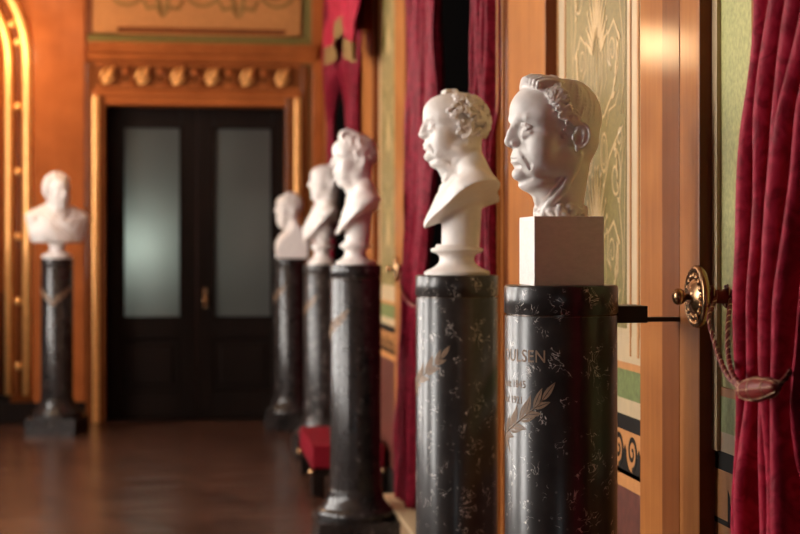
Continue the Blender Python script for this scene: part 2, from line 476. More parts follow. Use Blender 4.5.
# a head in centimetres: x to its left, y forward, z up, origin behind the eyes
def head(c, fat=0.0, neck_to=-20.0, neck_back=(-5.6, -14.3), brow=0.0, nose=1.0, ear=(7.55, -1.5, -2.2), neck_r=1.0):
    E, K = c.ell, c.cap
    E((0, -0.5, 1.8), (7.3, 8.3, 8.2), 1.0)                       # cranium
    E((0, 3.7, 3.0), (6.5, 7.1, 6.2), 2.0)                        # forehead
    E((0, 3.2, -4.2), (6.0, 6.4, 7.2), 2.0)                       # face block
    E((0, 2.6, -8.4), (5.6 + fat * .9, 6.3, 3.9), 2.0)            # jaw
    E((0, 8.2, -10.3), (2.4, 2.25, 1.75), 1.2)                    # chin
    for sx in (1, -1):
        E((4.3 * sx, 4.9, -3.0), (2.2, 2.9, 1.7), 1.6)            # cheekbone
        E((4.2 * sx, 5.0, -6.0), (2.3 + .5 * fat, 3.3, 3.0), 1.6) # cheek
        E((5.2 * sx, -.2, -7.8), (1.6 + .4 * fat, 2.8, 2.6), 1.6) # jaw corner
        E((3.3 * sx, 6.4, -9.3), (1.6, 1.9, 1.8), 1.2)            # jowl
    if fat:
        E((0, 4.4, -12.4), (4.9, 4.2 + .3 * fat, 2.1), 1.0)       # double chin
        E((0, 1.6, -14.2), (4.9, 4.2, 2.2), 1.4)
        c.chain([(-3.4, 7.4, -11.2), (-1.8, 9.0, -12.1), (0, 9.5, -12.35), (1.8, 9.0, -12.1), (3.4, 7.4, -11.2)], [.25, .4, .45, .4, .25], .5, 'sub')
    # eye sockets
    for sx in (1, -1):
        E((3.25 * sx, 10.4, -0.45), (1.8, 1.9, 1.15), 0.75, 'sub')
        E((1.75 * sx, 10.7, -0.7), (.75, 1.2, 1.1), 0.7, 'sub')
    # brows
    c.chain([(0.8, 9.75, .95), (2.4, 9.45, 1.45 + brow), (4.2, 8.4, 1.4 + brow), (5.3, 6.9, .9)], [.75, .75, .65, .35], .9, both=True)
    for sx in (1, -1): E((4.6 * sx, 4.8, 1.6), (2.2, 2.8, 2.6), 1.6)
    # eyeballs and lids
    for sx in (1, -1):
        E((3.1 * sx, 7.85, -0.45), 1.25, 0.15)
    c.chain([(1.75, 8.6, -.65), (2.3, 9.02, -.12), (3.1, 9.2, .12), (3.95, 8.8, -.05), (4.75, 7.9, -.55)], [.18, .26, .30, .28, .2], .18, both=True)
    c.chain([(1.75, 8.6, -.7), (2.5, 8.98, -1.1), (3.3, 9.0, -1.2), (4.1, 8.6, -1.0), (4.7, 7.9, -.6)], [.14, .2, .22, .2, .14], .2, both=True)
    c.chain([(2.0, 8.9, -1.9), (3.2, 9.0, -2.35), (4.5, 8.1, -1.9)], [.3, .4, .3], .9, both=True)   # bag
    # nose
    n = nose
    K((0, 9.6, 1.0), (0, 10.6 + .15 * n, -1.6), .78, .72, .7)
    K((0, 10.6 + .15 * n, -1.6), (0, 10.95 + .25 * n, -3.4), .72, 1.02, .5)
    K((0, 9.4, -.5), (0, 9.9, -3.4), 1.05, 1.5, .9)
    for sx in (1, -1):
        E((1.3 * sx, 10.15, -3.85), (.82, 1.15, .78), .3)
        c.chain([(1.8 * sx, 11.0, -3.2), (2.15 * sx, 9.9, -3.3), (1.85 * sx, 9.3, -4.4)], .1, .22, 'sub')
    K((0, 11.0 + .2 * n, -4.0), (0, 10.0, -4.6), .42, .4, .3)
    for sx in (1, -1):
        E((.72 * sx, 10.7, -4.68), (.36, .62, .42), .1, 'sub')
    # mouth
    E((0, 7.6, -6.9), (4.3, 2.9, 3.0), 0.9)
    c.chain([(-2.7, 9.0, -7.15), (-1.2, 10.0, -6.8), (-.35, 10.3, -6.65), (0, 10.26, -6.72), (.35, 10.3, -6.65), (1.2, 10.0, -6.8), (2.7, 9.0, -7.15)], [.12, .28, .30, .28, .30, .28, .12], .4)
    c.chain([(-2.4, 9.1, -7.4), (-1.1, 9.9, -7.75), (0, 10.12, -7.8), (1.1, 9.9, -7.75), (2.4, 9.1, -7.4)], [.15, .34, .4, .34, .15], .45)
    c.chain([(-3.1, 9.0, -7.1), (-1.2, 10.45, -7.22), (0, 10.72, -7.22), (1.2, 10.45, -7.22), (3.1, 9.0, -7.1)], [.15, .17, .17, .17, .15], .14, 'sub')
    K((0, 11.0, -5.1), (0, 10.95, -5.9), .22, .25, .35, 'sub')     # philtrum
    c.chain([(-1.8, 9.7, -8.7), (0, 10.45, -8.85), (1.8, 9.7, -8.7)], .42, .6, 'sub')
    c.chain([(2.0, 10.3, -4.0), (3.0, 9.9, -5.3), (4.0, 9.0, -7.0), (4.3, 8.1, -8.6), (3.9, 7.6, -9.6)], [.10, .13, .12, .08, .05], .9, 'sub', both=True)
    # ears
    ex, ey, ez = ear
    for sx in (1, -1):
        rt = rotz(0.30 * sx) @ rotx(0.14)
        E((ex * sx, ey, ez), (.62, 1.6, 2.85), .3, rot=rt)
        E(((ex + .62) * sx, ey + .45, ez + .1), (.5, .95, 1.75), .2, 'sub', rot=rt)
        pts = []
        for i in range(12):
            a = radians(-35 + i * 25)
            yy = -1.65 * sin(a + .15); zz = 2.6 * cos(a + .15)
            pts.append(((ex + .42 - .30 * yy) * sx, ey + yy - .14 * -zz * -.5, ez + .1 + zz))
        c.chain(pts, [.22, .3, .34, .36, .38, .38, .36, .34, .3, .26, .2, .15], .1)
        pts = [((ex + .45 + .1 * i) * sx, ey - .75 + .12 * i * i * .5, ez + 1.2 - .75 * i) for i in range(4)]
        c.chain(pts, [.18, .24, .24, .2], .12)
        E(((ex + .1) * sx, ey + .75, ez - 2.55), (.45, .65, .85), .15)   # lobe
        E(((ex + .1) * sx, ey + 1.65, ez - .3), (.4, .45, .75), .2)      # tragus
        E(((ex - .3) * sx, ey - 2.6, ez - .2), (.9, .7, 3.0), .4, 'sub') # shadow behind
    # neck
    K((0, -1.8, -5), (0, neck_back[0] + 5.2, neck_to), 5.5 * neck_r, 5.0 * neck_r, 1.5)
    K((0, -2.8, -4), (0, neck_back[0] + 4.4, neck_to), 4.8 * neck_r, 4.5 * neck_r, 1.5)
    c.chain([(5.6, -2.4, -6.5), (4.3, .8, -12), (1.7, 3.8, neck_to + 1)], [1.0, 1.1, .95], .7, both=True)
    E((0, 4.2 + .4 * fat, -15.6), (1.0, 1.0, 1.5), 1.0)

def scalp(th, ph, R=(7.5, 9.0, 8.6), c0=(0, -0.5, 1.8)):
    """th: azimuth from the front (deg, + to the left side), ph: elevation"""
    t, p = radians(th), radians(ph)
    d = np.array([sin(t) * cos(p), cos(t) * cos(p), sin(p)])
    return np.array(c0) + d * np.array(R), d

def curl(c, p, d, size=1.0, r=.34, turn=None, k=.14):
    turn = rng.uniform(0, 2 * pi) if turn is None else turn
    a = np.cross(d, [0.2, 0.1, 1.0]); a /= np.linalg.norm(a); b = np.cross(d, a)
    sgn = 1 if rng.random() < .5 else -1
    pts = []
    for i in range(6):
        an = turn + sgn * i * .78
        rr = size * (1 - .09 * i)
        pts.append(tuple(p + (a * cos(an) + b * sin(an)) * rr * .62 + d * (.12 * i)))
    c.chain(pts, [r * .6, r, r * 1.1, r * 1.1, r, r * .75], k)

def lock(c, pts, r=.4, k=.16):
    m = len(pts)
    c.chain(pts, [r * (.55 + .75 * sin(pi * min(1, (i + .6) / m))) for i in range(m)], k)

# ================================================================== SETTING
XW, XP = 1.14, 1.10            # right wall: panel plane and pilaster face
YF = 12.85                     # far wall
XL = -3.3                      # left wall
YB = -2.6                      # behind the camera
ZT = 4.3

fl = MB().box(XL - .2, 2.2, YB - .2, 14.2, -.1, 0).build('floor', M['floor']); struct(fl)
ce = MB().box(XL - .2, 2.2, YB - .2, 14.2, ZT, ZT + .1).build('ceiling', M['plaster']); struct(ce)
wb = MB().box(XL, 2.0, YB - .15, YB, 0, ZT).build('wall_back', M['wood_dark']); struct(wb)
bk = struct(empty('window_9', (-.80, YB + .002, 1.3)))
MB().box(-.30, .30, 0, .02, -.66, .66).build('daylight_pane', emit('back_window_daylight', (.92, .97, 1.0), 2.2), bk)
m = MB(); m.box(-.36, -.30, 0, .05, -.72, .72); m.box(.30, .36, 0, .05, -.72, .72); m.box(-.36, .36, 0, .05, .66, .72); m.box(-.36, .36, 0, .05, -.72, -.66)
m.build('window_frame', M['wood_dark'], bk)

openA = (0.75, 2.95); openB = (5.54, 7.9); openC = (10.15, 12.55)
P1 = (Y_at(699, XP), Y_at(640, XP)); P2 = (Y_at(545, XP), 5.40); P3 = (7.9, 8.40); P4 = (9.40, 10.15)
w = MB()
ztop = 3.75
segs = [(YB, openA[0]), (openA[1], openB[0]), (openB[1], openC[0]), (openC[1], YF)]
for a, b in segs: w.box(XW, XW + .3, a, b, 0, ztop)
w.box(XW, XW + .3, YB, YF, ztop, ZT)
struct(w.build('wall_right', M['wood']))
# rooms behind the curtained openings, their darkness put in as near-black colour
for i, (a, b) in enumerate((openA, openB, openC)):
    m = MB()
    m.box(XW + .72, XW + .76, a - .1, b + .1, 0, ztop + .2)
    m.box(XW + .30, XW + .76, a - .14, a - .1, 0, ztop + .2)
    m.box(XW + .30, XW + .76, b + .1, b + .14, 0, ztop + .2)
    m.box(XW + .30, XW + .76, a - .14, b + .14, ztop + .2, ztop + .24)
    m.box(XW + .012, XW + .31, a, a + .02, .16, ztop); m.box(XW + .012, XW + .31, b - .02, b, .16, ztop)  # black sheets painting the jambs as unlit
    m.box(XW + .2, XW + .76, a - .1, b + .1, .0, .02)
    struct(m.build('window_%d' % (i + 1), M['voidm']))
# jamb linings
tr = 1
for a, b in (openA, openB, openC):
    m = MB()
    for y in (a, b):
        s = 1 if y == b else -1
        m.box(XP + .005, XW + .3, y, y + s * .012 * -1, .0, ztop)
        m.box(XP - .002, XW, y, y + s * .045, .0, ztop)
        m.box(XP - .016, XW, y + s * .008, y + s * .026, .0, ztop)
    m.box(XP - .002, XW + .02, a - .045, b + .045, ztop - .05, ztop + .1)
    struct(m.build('trim_%d' % tr, M['wood'], bevel=.004)); tr += 1

# pilasters with dark returns and a darker strip
def pilaster(y0, y1, with_strip=True, front='wood'):
    global tr
    e = struct(empty('trim_%d' % tr, (XW, (y0 + y1) / 2, 0))); tr += 1
    yc = (y0 + y1) / 2
    w = y1 - y0
    m = MB(); m.box(XP - XW, 0, y0 - yc, y1 - yc, 0, ztop); m.build('pilaster_shaft', M[front], e, bevel=.003)
    m = MB(); m.box(XP - XW + .001, .0, y0 - yc - .002, y0 - yc, 0, ztop); m.build('pilaster_return_shade', M['wood_dark'], e)  # shade of the near side painted as a dark wood sheet
    if with_strip:
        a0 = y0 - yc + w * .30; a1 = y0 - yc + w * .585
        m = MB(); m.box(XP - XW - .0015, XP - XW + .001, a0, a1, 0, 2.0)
        m.build('darker_strip', M['wood_mid'], e, bevel=.001)
    return e
pilaster(*P1); pilaster(*P2, with_strip=False); pilaster(*P3, with_strip=False); pilaster(*P4, with_strip=False)
# narrow moulding between pilaster 2 and the opening
m = MB()
m.box(XP + .012, XW, 5.40, openB[0] - .045, 0, ztop)
m.tube([(XP + .008, 5.425, 0), (XP + .008, 5.425, ztop)], .012, 10)
struct(m.build('trim_%d' % tr, M['wood_dark'])); tr += 1

# ---- painted wall panels
def spiral(cu, cv, r0, r1, a0, turns, n=26):
    out = []
    for i in range(n):
        t = i / (n - 1); a = a0 + turns * 2 * pi * t; r = r0 + (r1 - r0) * t
        out.append((cu + r * cos(a), cv + r * sin(a)))
    return out
XV = Vector((1, 0, 0))
def paint(mb, pts, r, x, t=.04, k=1.0):
    r = [q * k for q in r] if isinstance(r, (list, tuple)) else r * k
    mb.tube([(x, p[0], p[1]) for p in pts], r, 8, flat=(XV, t))
def leafpoly(u, v, ang, L, W, n=9):
    a = []
    for i in range(n):
        t = i / (n - 1); wv = W * sin(pi * t ** .8)
        a.append((L * t, wv))
    b = [(x, -y) for x, y in reversed(a[1:-1])]
    return [(u + x * cos(ang) - y * sin(ang), v + x * sin(ang) + y * cos(ang)) for x, y in a + b]

def wave_scroll(e, y0, y1, z0, z1, x, pitch=.128):
    """black running-dog scroll on an ochre band"""
    h = z1 - z0; rr = h * .40
    MB().box(x - .0006, x + .001, y0, y1, z0, z1).build('scroll_ground', M['ochre'], e)
    mb = MB(); f = lambda u, v, t: (t, u, v)
    mb.box(x - .0014, x, y0, y1, z0, z0 + h * .10)
    y = y0 + pitch * .5
    while y < y1 - pitch * .3:
        c = (y, z0 + h * .56)
        # wedge of black rising between two discs and rolling over the next one
        yl, yr = y - pitch * .5, y + pitch * .5
        base_ = [(max(y0, yl), z0)]
        for k in range(13):
            a = pi + pi * k / 12
            base_.append((c[0] + rr * 1.12 * cos(a), max(z0 + .002, c[1] + rr * 1.12 * sin(a))))
        base_.append((min(y1, yr), c[1] + h * .12)); base_.append((min(y1, yr), z0))
        mid = [(max(y0, yl), c[1] + h * .12)]
        poly = [base_[0]] + mid + base_[1:]
        mb.prism(poly, f, x - .0014, x)
        sp = spiral(c[0], c[1], .004, rr * 1.02, 1.2, 1.55, 34)
        paint(mb, sp, [.0045 + .0045 * i / 33 for i in range(34)], x - .0008, .12)
        en = sp[-1]
        y += pitch
    mb.build('wave_scroll', M['black'], e)

M['olive_lightened'] = simple('lightened_olive_ground', (0.42, 0.40, 0.15), 0.5, var=0.22, nscale=80, spec=.2)  # brightened copies: colour makes up for the column's shadow on the near panel
M['green_lightened'] = simple('lightened_green_block', (0.30, 0.34, 0.14), 0.5, var=0.22, nscale=60, spec=.2)
def panel(y0, y1, ornate=True):
    global tr
    e = struct(empty('trim_%d' % tr, (XW, (y0 + y1) / 2, 0))); tr += 1
    yc = (y0 + y1) / 2
    a, b = y0 - yc, y1 - yc
    X = 0.0
    def slab(nm, mt, ya, yb, za, zb, t=.004): return MB().box(X - t, X, ya, yb, za, zb).build(nm, M[mt], e)
    slab('dado_panel', 'dado', a, b, .16, .755)
    slab('skirting', 'black', a, b, 0, .16, .02)
    slab('ochre_band', 'ochre', a, b, .755, .79)
    slab('black_frieze', 'black', a, b, .79, .945)
    wave_scroll(e, a, b, .79, .905, X - .0048)
    slab('cream_band', 'cream', a, b, .945, .987)
    slab('green_band', 'green' if ornate else 'green_lightened', a, b, .987, 1.063)
    slab('ochre_line', 'ochre', a, b, 1.063, 1.082)
    if not ornate:
        pass
        slab('green_field', 'olive_lightened', a, b, 1.083, ztop, .003)
        slab('cream_edge', 'cream', b - .035, b, 0.945, ztop, .012)
        return e
    slab('cream_field', 'cream', a, b, 1.082, 1.15)
    slab('cream_frame', 'cream', a, b, 1.15, ztop, .003)
    mg = .13
    slab('olive_field', 'olive', a + .25, b - mg, 1.17, ztop - .2, .0045)
    m = MB()
    for ya in (a + .012, b - .022): m.box(X - .006, X, ya, ya + .010, 1.10, ztop - .1)
    m.box(X - .006, X, b - .12, b - .112, 1.1, ztop - .1); m.box(X - .006, X, a + .205, a + .213, 1.1, ztop - .1); m.box(X - .006, X, a + .13, a + .145, 1.1, ztop - .1)
    m.build('frame_line', M['ochre'], e)
    # grotesque ornament, mirrored about the panel's axis
    o = MB(); x = X - .0052
    hw = (b - a) / 2 - mg - .02
    for base in (1.17, 1.71, 2.25, 2.79):
        for s in (1, -1):
            def mir(pts): return [(s * u, base + v) for u, v in pts]
            def P_(pts, r, k=.62): paint(o, mir(pts), r, x, k=k)
            P_([(0.02, .02), (.10, .03), (.20, .08), (.27, .15), (.28, .23), (.22, .28), (.15, .25), (.14, .18), (.19, .15)], [.006, .008, .010, .012, .012, .010, .009, .008, .010])
            P_([(.30, .02), (.335, .10), (.33, .22), (.29, .32), (.31, .42), (.345, .50)], [.004, .007, .008, .008, .007, .005])
            P_([(.33, .02), (.352, .16), (.35, .30), (.36, .45), (.352, .54)], .005)
            P_(spiral(.24, .40, .018, .075, .6, 1.2), .0075)
            P_(spiral(.20, .20, .012, .045, 2.6, 1.3), .006)
            P_(spiral(.29, .50, .010, .035, 0, -1.2), .006)
            P_([(.06, .30), (.10, .38), (.16, .45), (.25, .50), (.33, .53)], [.006, .009, .010, .008, .005])
            P_([(.015, .05), (.07, .12), (.075, .20), (.03, .27)], [.006, .008, .008, .005])
            P_([(.02, .10), (.045, .14), (.045, .19), (.02, .23)], .006)
            P_([(.13, .0), (.16, .04), (.24, .05), (.30, .10)], .006)
            P_([(.10, .10), (.13, .13), (.11, .20), (.09, .27)], .006)
            # oval cartouches
            P_([(.098 + .040 * sin(2 * pi * i / 24), .47 + .052 * cos(2 * pi * i / 24)) for i in range(25)], .008)
            P_([(.098 + .022 * sin(2 * pi * i / 24), .47 + .034 * cos(2 * pi * i / 24)) for i in range(25)], .004)
            # fan of leaves (palmette)
            for k, an in enumerate((86, 74, 62, 50, 38, 26)):
                L = (.17, .165, .155, .14, .12, .10)[k]
                u0, v0 = .006 + .008 * k, .26 - .010 * k
                o.prism([(s * u, base + v) for u, v in leafpoly(u0, v0, radians(an), L, .0095)], lambda u, v, t: (t, u, v), x - .0012, x + .0006)
                tip = (u0 + L * cos(radians(an)), v0 + L * sin(radians(an)))
                o.ball((x, s * tip[0], base + tip[1]), (.0012, .009, .009), 12, 6)
            for q in range(6):
                o.prism([(s * u, base + v) for u, v in leafpoly(.20 + .02 * q, .07 + .03 * q, radians(20 + 25 * q), .045, .009)], lambda u, v, t: (t, u, v), x - .0012, x + .0006)
                o.prism([(s * u, base + v) for u, v in leafpoly(.30 - .015 * q, .33 + .03 * q, radians(160 - 30 * q), .035, .007)], lambda u, v, t: (t, u, v), x - .0012, x + .0006)
        paint(o, [(0, base), (0, base + .27)], .006, x)
        ov = [(.030 * sin(2 * pi * i / 24), base + .04 + .05 * cos(2 * pi * i / 24)) for i in range(25)]
        paint(o, ov, .004, x)
    ao = o.build('painted_arabesque', M['goldpaint'], e); ao.scale = (1, .82, 1); ao.location = (0, .03, 0)
    return e
panel(P1[1], P2[0]); panel(P3[1], P4[0]); panel(openA[1] + .045, P1[0], ornate=False)

# wood infill plinth of right wall near the far corner
# ---- steps / sills under curtains
for a, b in (openB, openC):
    m = MB(); m.box(.98, XW + .3, a + .02, b - .02, 0, .145)
    struct(m.build('trim_%d' % tr, M['plaster'], bevel=.006)); tr += 1
    m = MB(); m.box(.965, XW + .3, a + .02, b - .02, .145, .160)
    struct(m.build('trim_%d' % tr, M['cream'], bevel=.004)); tr += 1

# ================================================================== FAR WALL
Ydr = YF + .16
xd0, xd1 = X_at(105.5, YF), X_at(285.5, YF)
zd = z_at(106, .0, YF)
xa1 = X_at(12, YF); Ra = 1.0
xarch_c = X_at(33, YF) - 1.03
zsp = z_at(60, X_at(33, YF), YF)
m = MB()
m.box(X_at(33, YF), xd0, YF, YF + .3, 0, ZT)
m.box(xd1, XW + .3, YF, YF + .3, 0, ZT)
m.box(xd0, xd1, YF, YF + .3, zd, ZT)
# wall round the arched niche on the left
xr = X_at(33, YF); xc = xarch_c
m.box(XL, xc - 1.03, YF, YF + .3, 0, ZT)
n = 28
for i in range(n):
    a0, a1 = pi * i / n, pi * (i + 1) / n
    xA, xB = xc + 1.03 * cos(a1), xc + 1.03 * cos(a0)
    m.box(xA, xB, YF, YF + .3, zsp + 1.03 * min(sin(a0), sin(a1)), ZT)
m.box(xc - 1.1, xr + .1, YF + .42, YF + .5, 0, ZT)
struct(m.build('wall_far', M['wood_far']))

def arch_path(r, z0=0.0, n=30):
    p = [(xc + r, z0), (xc + r, zsp * .5), (xc + r, zsp)]
    p += [(xc + r * cos(pi * i / n), zsp + r * sin(pi * i / n)) for i in range(1, n)]
    p += [(xc - r, zsp), (xc - r, zsp * .5), (xc - r, z0)]
    return p
def arch_mould(r, rad, y, mat, nm='arch_moulding', par=None, z0=.22):
    return MB().tube([(x, y, z) for x, z in arch_path(r, z0)], rad, 12).build(nm, M[mat], par)
ea = struct(empty('trim_%d' % tr, (0, 0, 0))); tr += 1
arch_mould(.99, .042, YF - .005, 'gold', par=ea)
arch_mould(.92, .016, YF + .05, 'wood_dark', par=ea)
arch_mould(.84, .035, YF + .07, 'gold', par=ea)
arch_mould(.73, .05, YF + .14, 'wood_far', par=ea)
b = MB()
for z in [.45 + .51 * k for k in range(6)]: b.ball((xc + .915, YF + .03, z), .032)
for k in range(1, 9):
    a = k * .32; b.ball((xc + .915 * cos(a), YF + .03, zsp + .915 * sin(a)), .032)
b.build('gilt_boss', M['gold'], ea)
m = MB(); m.box(xc - 1.03, xr - .22, YF + .40, YF + .42, 0, z_at(293, -1.2, YF)); m.build('niche_dado', M['door'], ea)

# baseboard
m = MB(); m.box(XL, xd0 - .10, YF - .03, YF, 0, z_at(402, -1, YF)); m.box(xd1 + .10, XW, YF - .03, YF, 0, z_at(402, -1, YF))
struct(m.build('baseboard_far', M['door'], bevel=.005))

# pilaster panel left of the door
xp0, xp1 = X_at(33.5, YF), X_at(85, YF)
m = MB()
m.box(xp0, xp1, YF - .03, YF, z_at(402, -1, YF), ZT)
struct(m.build('trim_%d' % tr, M['wood_far'], bevel=.006)); tr += 1

# door casing
ec = struct(empty('trim_%d' % tr, (0, YF, 0))); tr += 1
def fx(px): return X_at(px, YF)
def fz(py, X=0.1): return z_at(py, X, YF)
m = MB()
m.box(fx(93), fx(100), -.06, 0, 0, fz(97)); m.box(fx(294), fx(301), -.06, 0, 0, fz(97))
m.build('casing_post', M['gold'], ec, bevel=.012)
m = MB()
m.box(fx(86), fx(93), -.035, 0, 0, fz(64)); m.box(fx(301), fx(309), -.035, 0, 0, fz(64))
m.box(fx(100), xd0, -.04, .1, 0, fz(97)); m.box(xd1, fx(294), -.04, .1, 0, fz(97))
m.build('casing_edge', M['wood_mid'], ec, bevel=.008)
m = MB()
m.box(fx(93), fx(301), -.05, 0, fz(97), fz(91)); m.box(fx(98), fx(296), -.035, .1, fz(106), fz(97))
m.build('casing_head', M['wood_far'], ec, bevel=.008)
m = MB(); m.box(fx(93), fx(302), -.03, 0, fz(91), fz(63)); m.build('carved_frieze_board', M['wood_mid'], ec)
m = MB()
zf0, zf1 = fz(88), fz(66)
m.box(fx(95), fx(300), -.045, -.03, zf0 - .012, zf0 + .006); m.box(fx(95), fx(300), -.045, -.03, zf1 - .006, zf1 + .012)
m.build('frieze_fillet', M['wood_far'], ec)
zc0 = (zf0 + zf1) / 2
def acanthus(px, flip=1):
    mb = MB(); x0 = fx(px)
    def q(u, v, d=0): return (x0 + u * flip, -.045 - d, zc0 + v)
    mb.tube([q(-.035, -.06), q(-.01, -.035, .01), q(.02, .0, .015), q(.05, .05, .012), q(.055, .075)], [.010, .015, .019, .016, .007], 8)
    mb.tube([q(-.045, -.03), q(-.035, .0, .01), q(-.02, .035, .015), q(-.0, .06, .012)], [.010, .013, .013, .008], 8)
    mb.tube([q(-.03, -.065), q(.02, -.055, .01), q(.055, -.025, .012), q(.06, .01, .01)], [.008, .010, .010, .006], 8)
    mb.tube([q(.0, .0), q(.02, .03, .015), q(.02, .07, .012)], [.007, .010, .006], 8)
    return mb.build('acanthus_leaf', M['gold'], ec)
def scrollboss(px):
    mb = MB(); x0 = fx(px)
    mb.ball((x0, -.05, zc0 + .03), (.028, .02, .028))
    mb.tube([(x0 + .05 * cos(a), -.038, zc0 - .02 + .05 * sin(a)) for a in [k * .5 - 2.6 for k in range(9)]], .008, 6)
    mb.tube([(x0 - .02, -.038, zc0 - .07), (x0 + .03, -.038, zc0 - .06), (x0 + .07, -.038, zc0 - .075)], .010, 6)
    return mb.build('rosette', M['wood_far'], ec)
for px in (107, 142, 177, 211, 246, 281): acanthus(px)
for px in (126, 160.5, 195, 229.5, 264): scrollboss(px)
# cornice
m = MB()
prof = [(0, 63), (-.05, 62), (-.07, 58), (-.07, 57), (-.11, 54), (-.13, 49.5), (-.15, 48), (-.15, 45.5), (0, 45)]
x0, x1 = fx(88), fx(316)
m.prism([(y, fz(p)) for y, p in prof], lambda a, b, t: (t, a, b), x0, x1)
m.build('cornice', M['wood_far'], ec, bevel=.004)
m = MB(); m.prism([(-.001, fz(45)), (-.05, fz(45)), (-.03, fz(37)), (-.001, fz(36))], lambda a, b, t: (t, a, b), x0, x1)
m.build('olive_cove', M['olive'], ec)
# overdoor panel with painted ornament
eo = struct(empty('trim_%d' % tr, (0, YF, 0))); tr += 1
m = MB(); m.box(fx(93), fx(300), -.02, 0, fz(36), ZT); m.build('overdoor_board', M['wood_far'], eo)
m = MB()
m.box(fx(93), fx(118), -.045, -.02, fz(36), ZT); m.box(fx(285), fx(300), -.045, -.02, fz(36), ZT); m.box(fx(93), fx(300), -.045, -.02, fz(36), fz(34))
m.build('overdoor_frame', M['ochre'], eo, bevel=.004)
m = MB(); m.box(fx(118), fx(285), -.028, -.02, fz(34), fz(29)); m.build('overdoor_shadow_groove', M['wood_dark'], eo)  # recess shadow line put in as dark wood
m = MB(); m.box(fx(118), fx(285), -.06, -.02, fz(29), fz(24)); m.box(fx(113), fx(290), -.05, -.02, fz(24), ZT)
m.build('overdoor_ochre_field', M['ochre'], eo, bevel=.004)
m = MB()
def farp(pts, r): m.tube([(p[0], -.052, p[1]) for p in pts], r, 8, flat=(Vector((0, 1, 0)), .15))
zb = fz(18)
for cx in (fx(125), fx(201), fx(275)):
    farp(spiral(cx, zb + .22, .05, .18, -1.6, 1.6, 40), .014)
    farp(spiral(cx, zb + .22, .02, .06, -1.6, 1.0, 20), .02)
for s in (1, -1):
    for cx in (fx(163), fx(238)):
        farp([(cx, zb), (cx + s * .05, zb + .08), (cx + s * .12, zb + .06), (cx + s * .16, zb + .14)], [.012, .02, .018, .01])
        farp([(cx + s * .01, zb + .05), (cx + s * .05, zb + .16), (cx + s * .03, zb + .26)], [.012, .02, .01])
m.build('painted_scrollwork', simple('faded_olive_paint', (0.27, 0.145, 0.045), .6, spec=.1), eo)
m = MB(); m.box(fx(86), fx(92), -.05, 0, fz(36), ZT); m.build('overdoor_edge', M['wood_dark'], eo)

# right of the door: olive strip and wooden strip
m = MB(); m.box(fx(302), fx(311), -.02 + YF, YF, 0, ZT); struct(m.build('trim_%d' % tr, M['olive'])); tr += 1
m = MB(); m.box(fx(311.5), fx(323), -.05 + YF, YF, 0, ZT); struct(m.build('trim_%d' % tr, M['wood_far'], bevel=.01)); tr += 1

# the two door leaves
def zdr(py): return z_at(py, .1, Ydr)
def xdr(px): return X_at(px, Ydr)
def leaf(nm, a, b, ga, gb, knob_x, knob_label):
    e = struct(empty(nm, (a, Ydr, 0)))
    def L(px): return px - a
    zt = zd - .0
    m = MB()
    m.box(0, ga - a, 0, .05, .012, zt); m.box(gb - a, b - a, 0, .05, .012, zt)
    m.box(ga - a, gb - a, 0, .05, zdr(127), zt)
    m.box(ga - a, gb - a, 0, .05, zdr(338), zdr(318))
    m.box(ga - a, gb - a, 0, .05, .012, .22)
    m.build('door_stile', M['door'], e, bevel=.006)
    MB().box(ga - a, gb - a, .02, .03, zdr(318), zdr(127)).build('glass_pane', M['frost'], e)
    m = MB(); m.box(ga - a, gb - a, .02, .04, .22, zdr(338)); m.box(ga - a + .06, gb - a - .06, .005, .03, .28, zdr(338) - .06)
    m.build('lower_panel', M['door'], e, bevel=.01)
    m = MB()
    for (u0, u1, v0, v1) in ((ga - a, gb - a, zdr(318) - .012, zdr(318) + .012), (ga - a, gb - a, zdr(127) - .012, zdr(127) + .012)):
        m.box(u0, u1, -.01, .02, v0, v1)
    m.box(ga - a - .012, ga - a + .012, -.01, .02, zdr(318), zdr(127)); m.box(gb - a - .012, gb - a + .012, -.01, .02, zdr(318), zdr(127))
    m.build('glazing_bead', M['door'], e)
    if knob_x is not None:
        m = MB(); m.box(knob_x - a - .018, knob_x - a + .018, -.006, 0, zdr(308), zdr(288)); m.build('lock_plate', M['brass'], e)
        m = MB(); kz = zdr(300)
        m.tube([(knob_x - a, 0, kz), (knob_x - a, -.05, kz)], .010); m.ball((knob_x - a, -.06, kz), .028)
        m.build('door_knob', M['brass'], e)
    return e
leaf('door_1', xdr(105), xdr(196.5), xdr(123), xdr(181), None, '')
leaf('door_2', xdr(197), xdr(288), xdr(213), xdr(272), xdr(205), '')
m = MB(); m.box(xd0 - .3, xd1 + .3, YF + 1.3, YF + 1.4, 0, zd + .1); m.box(xd0 - .3, xd0 - .2, YF + .3, YF + 1.4, 0, zd + .1); m.box(xd1 + .2, xd1 + .3, YF + .3, YF + 1.4, 0, zd + .1); m.box(xd0 - .3, xd1 + .3, YF + .3, YF + 1.4, zd + .1, zd + .2)
struct(m.build('wall_behind_doors', M['dado']))
m = MB(); m.box(xd0, xd1, YF, YF + .2, 0, .012); struct(m.build('trim_%d' % tr, M['door'])); tr += 1

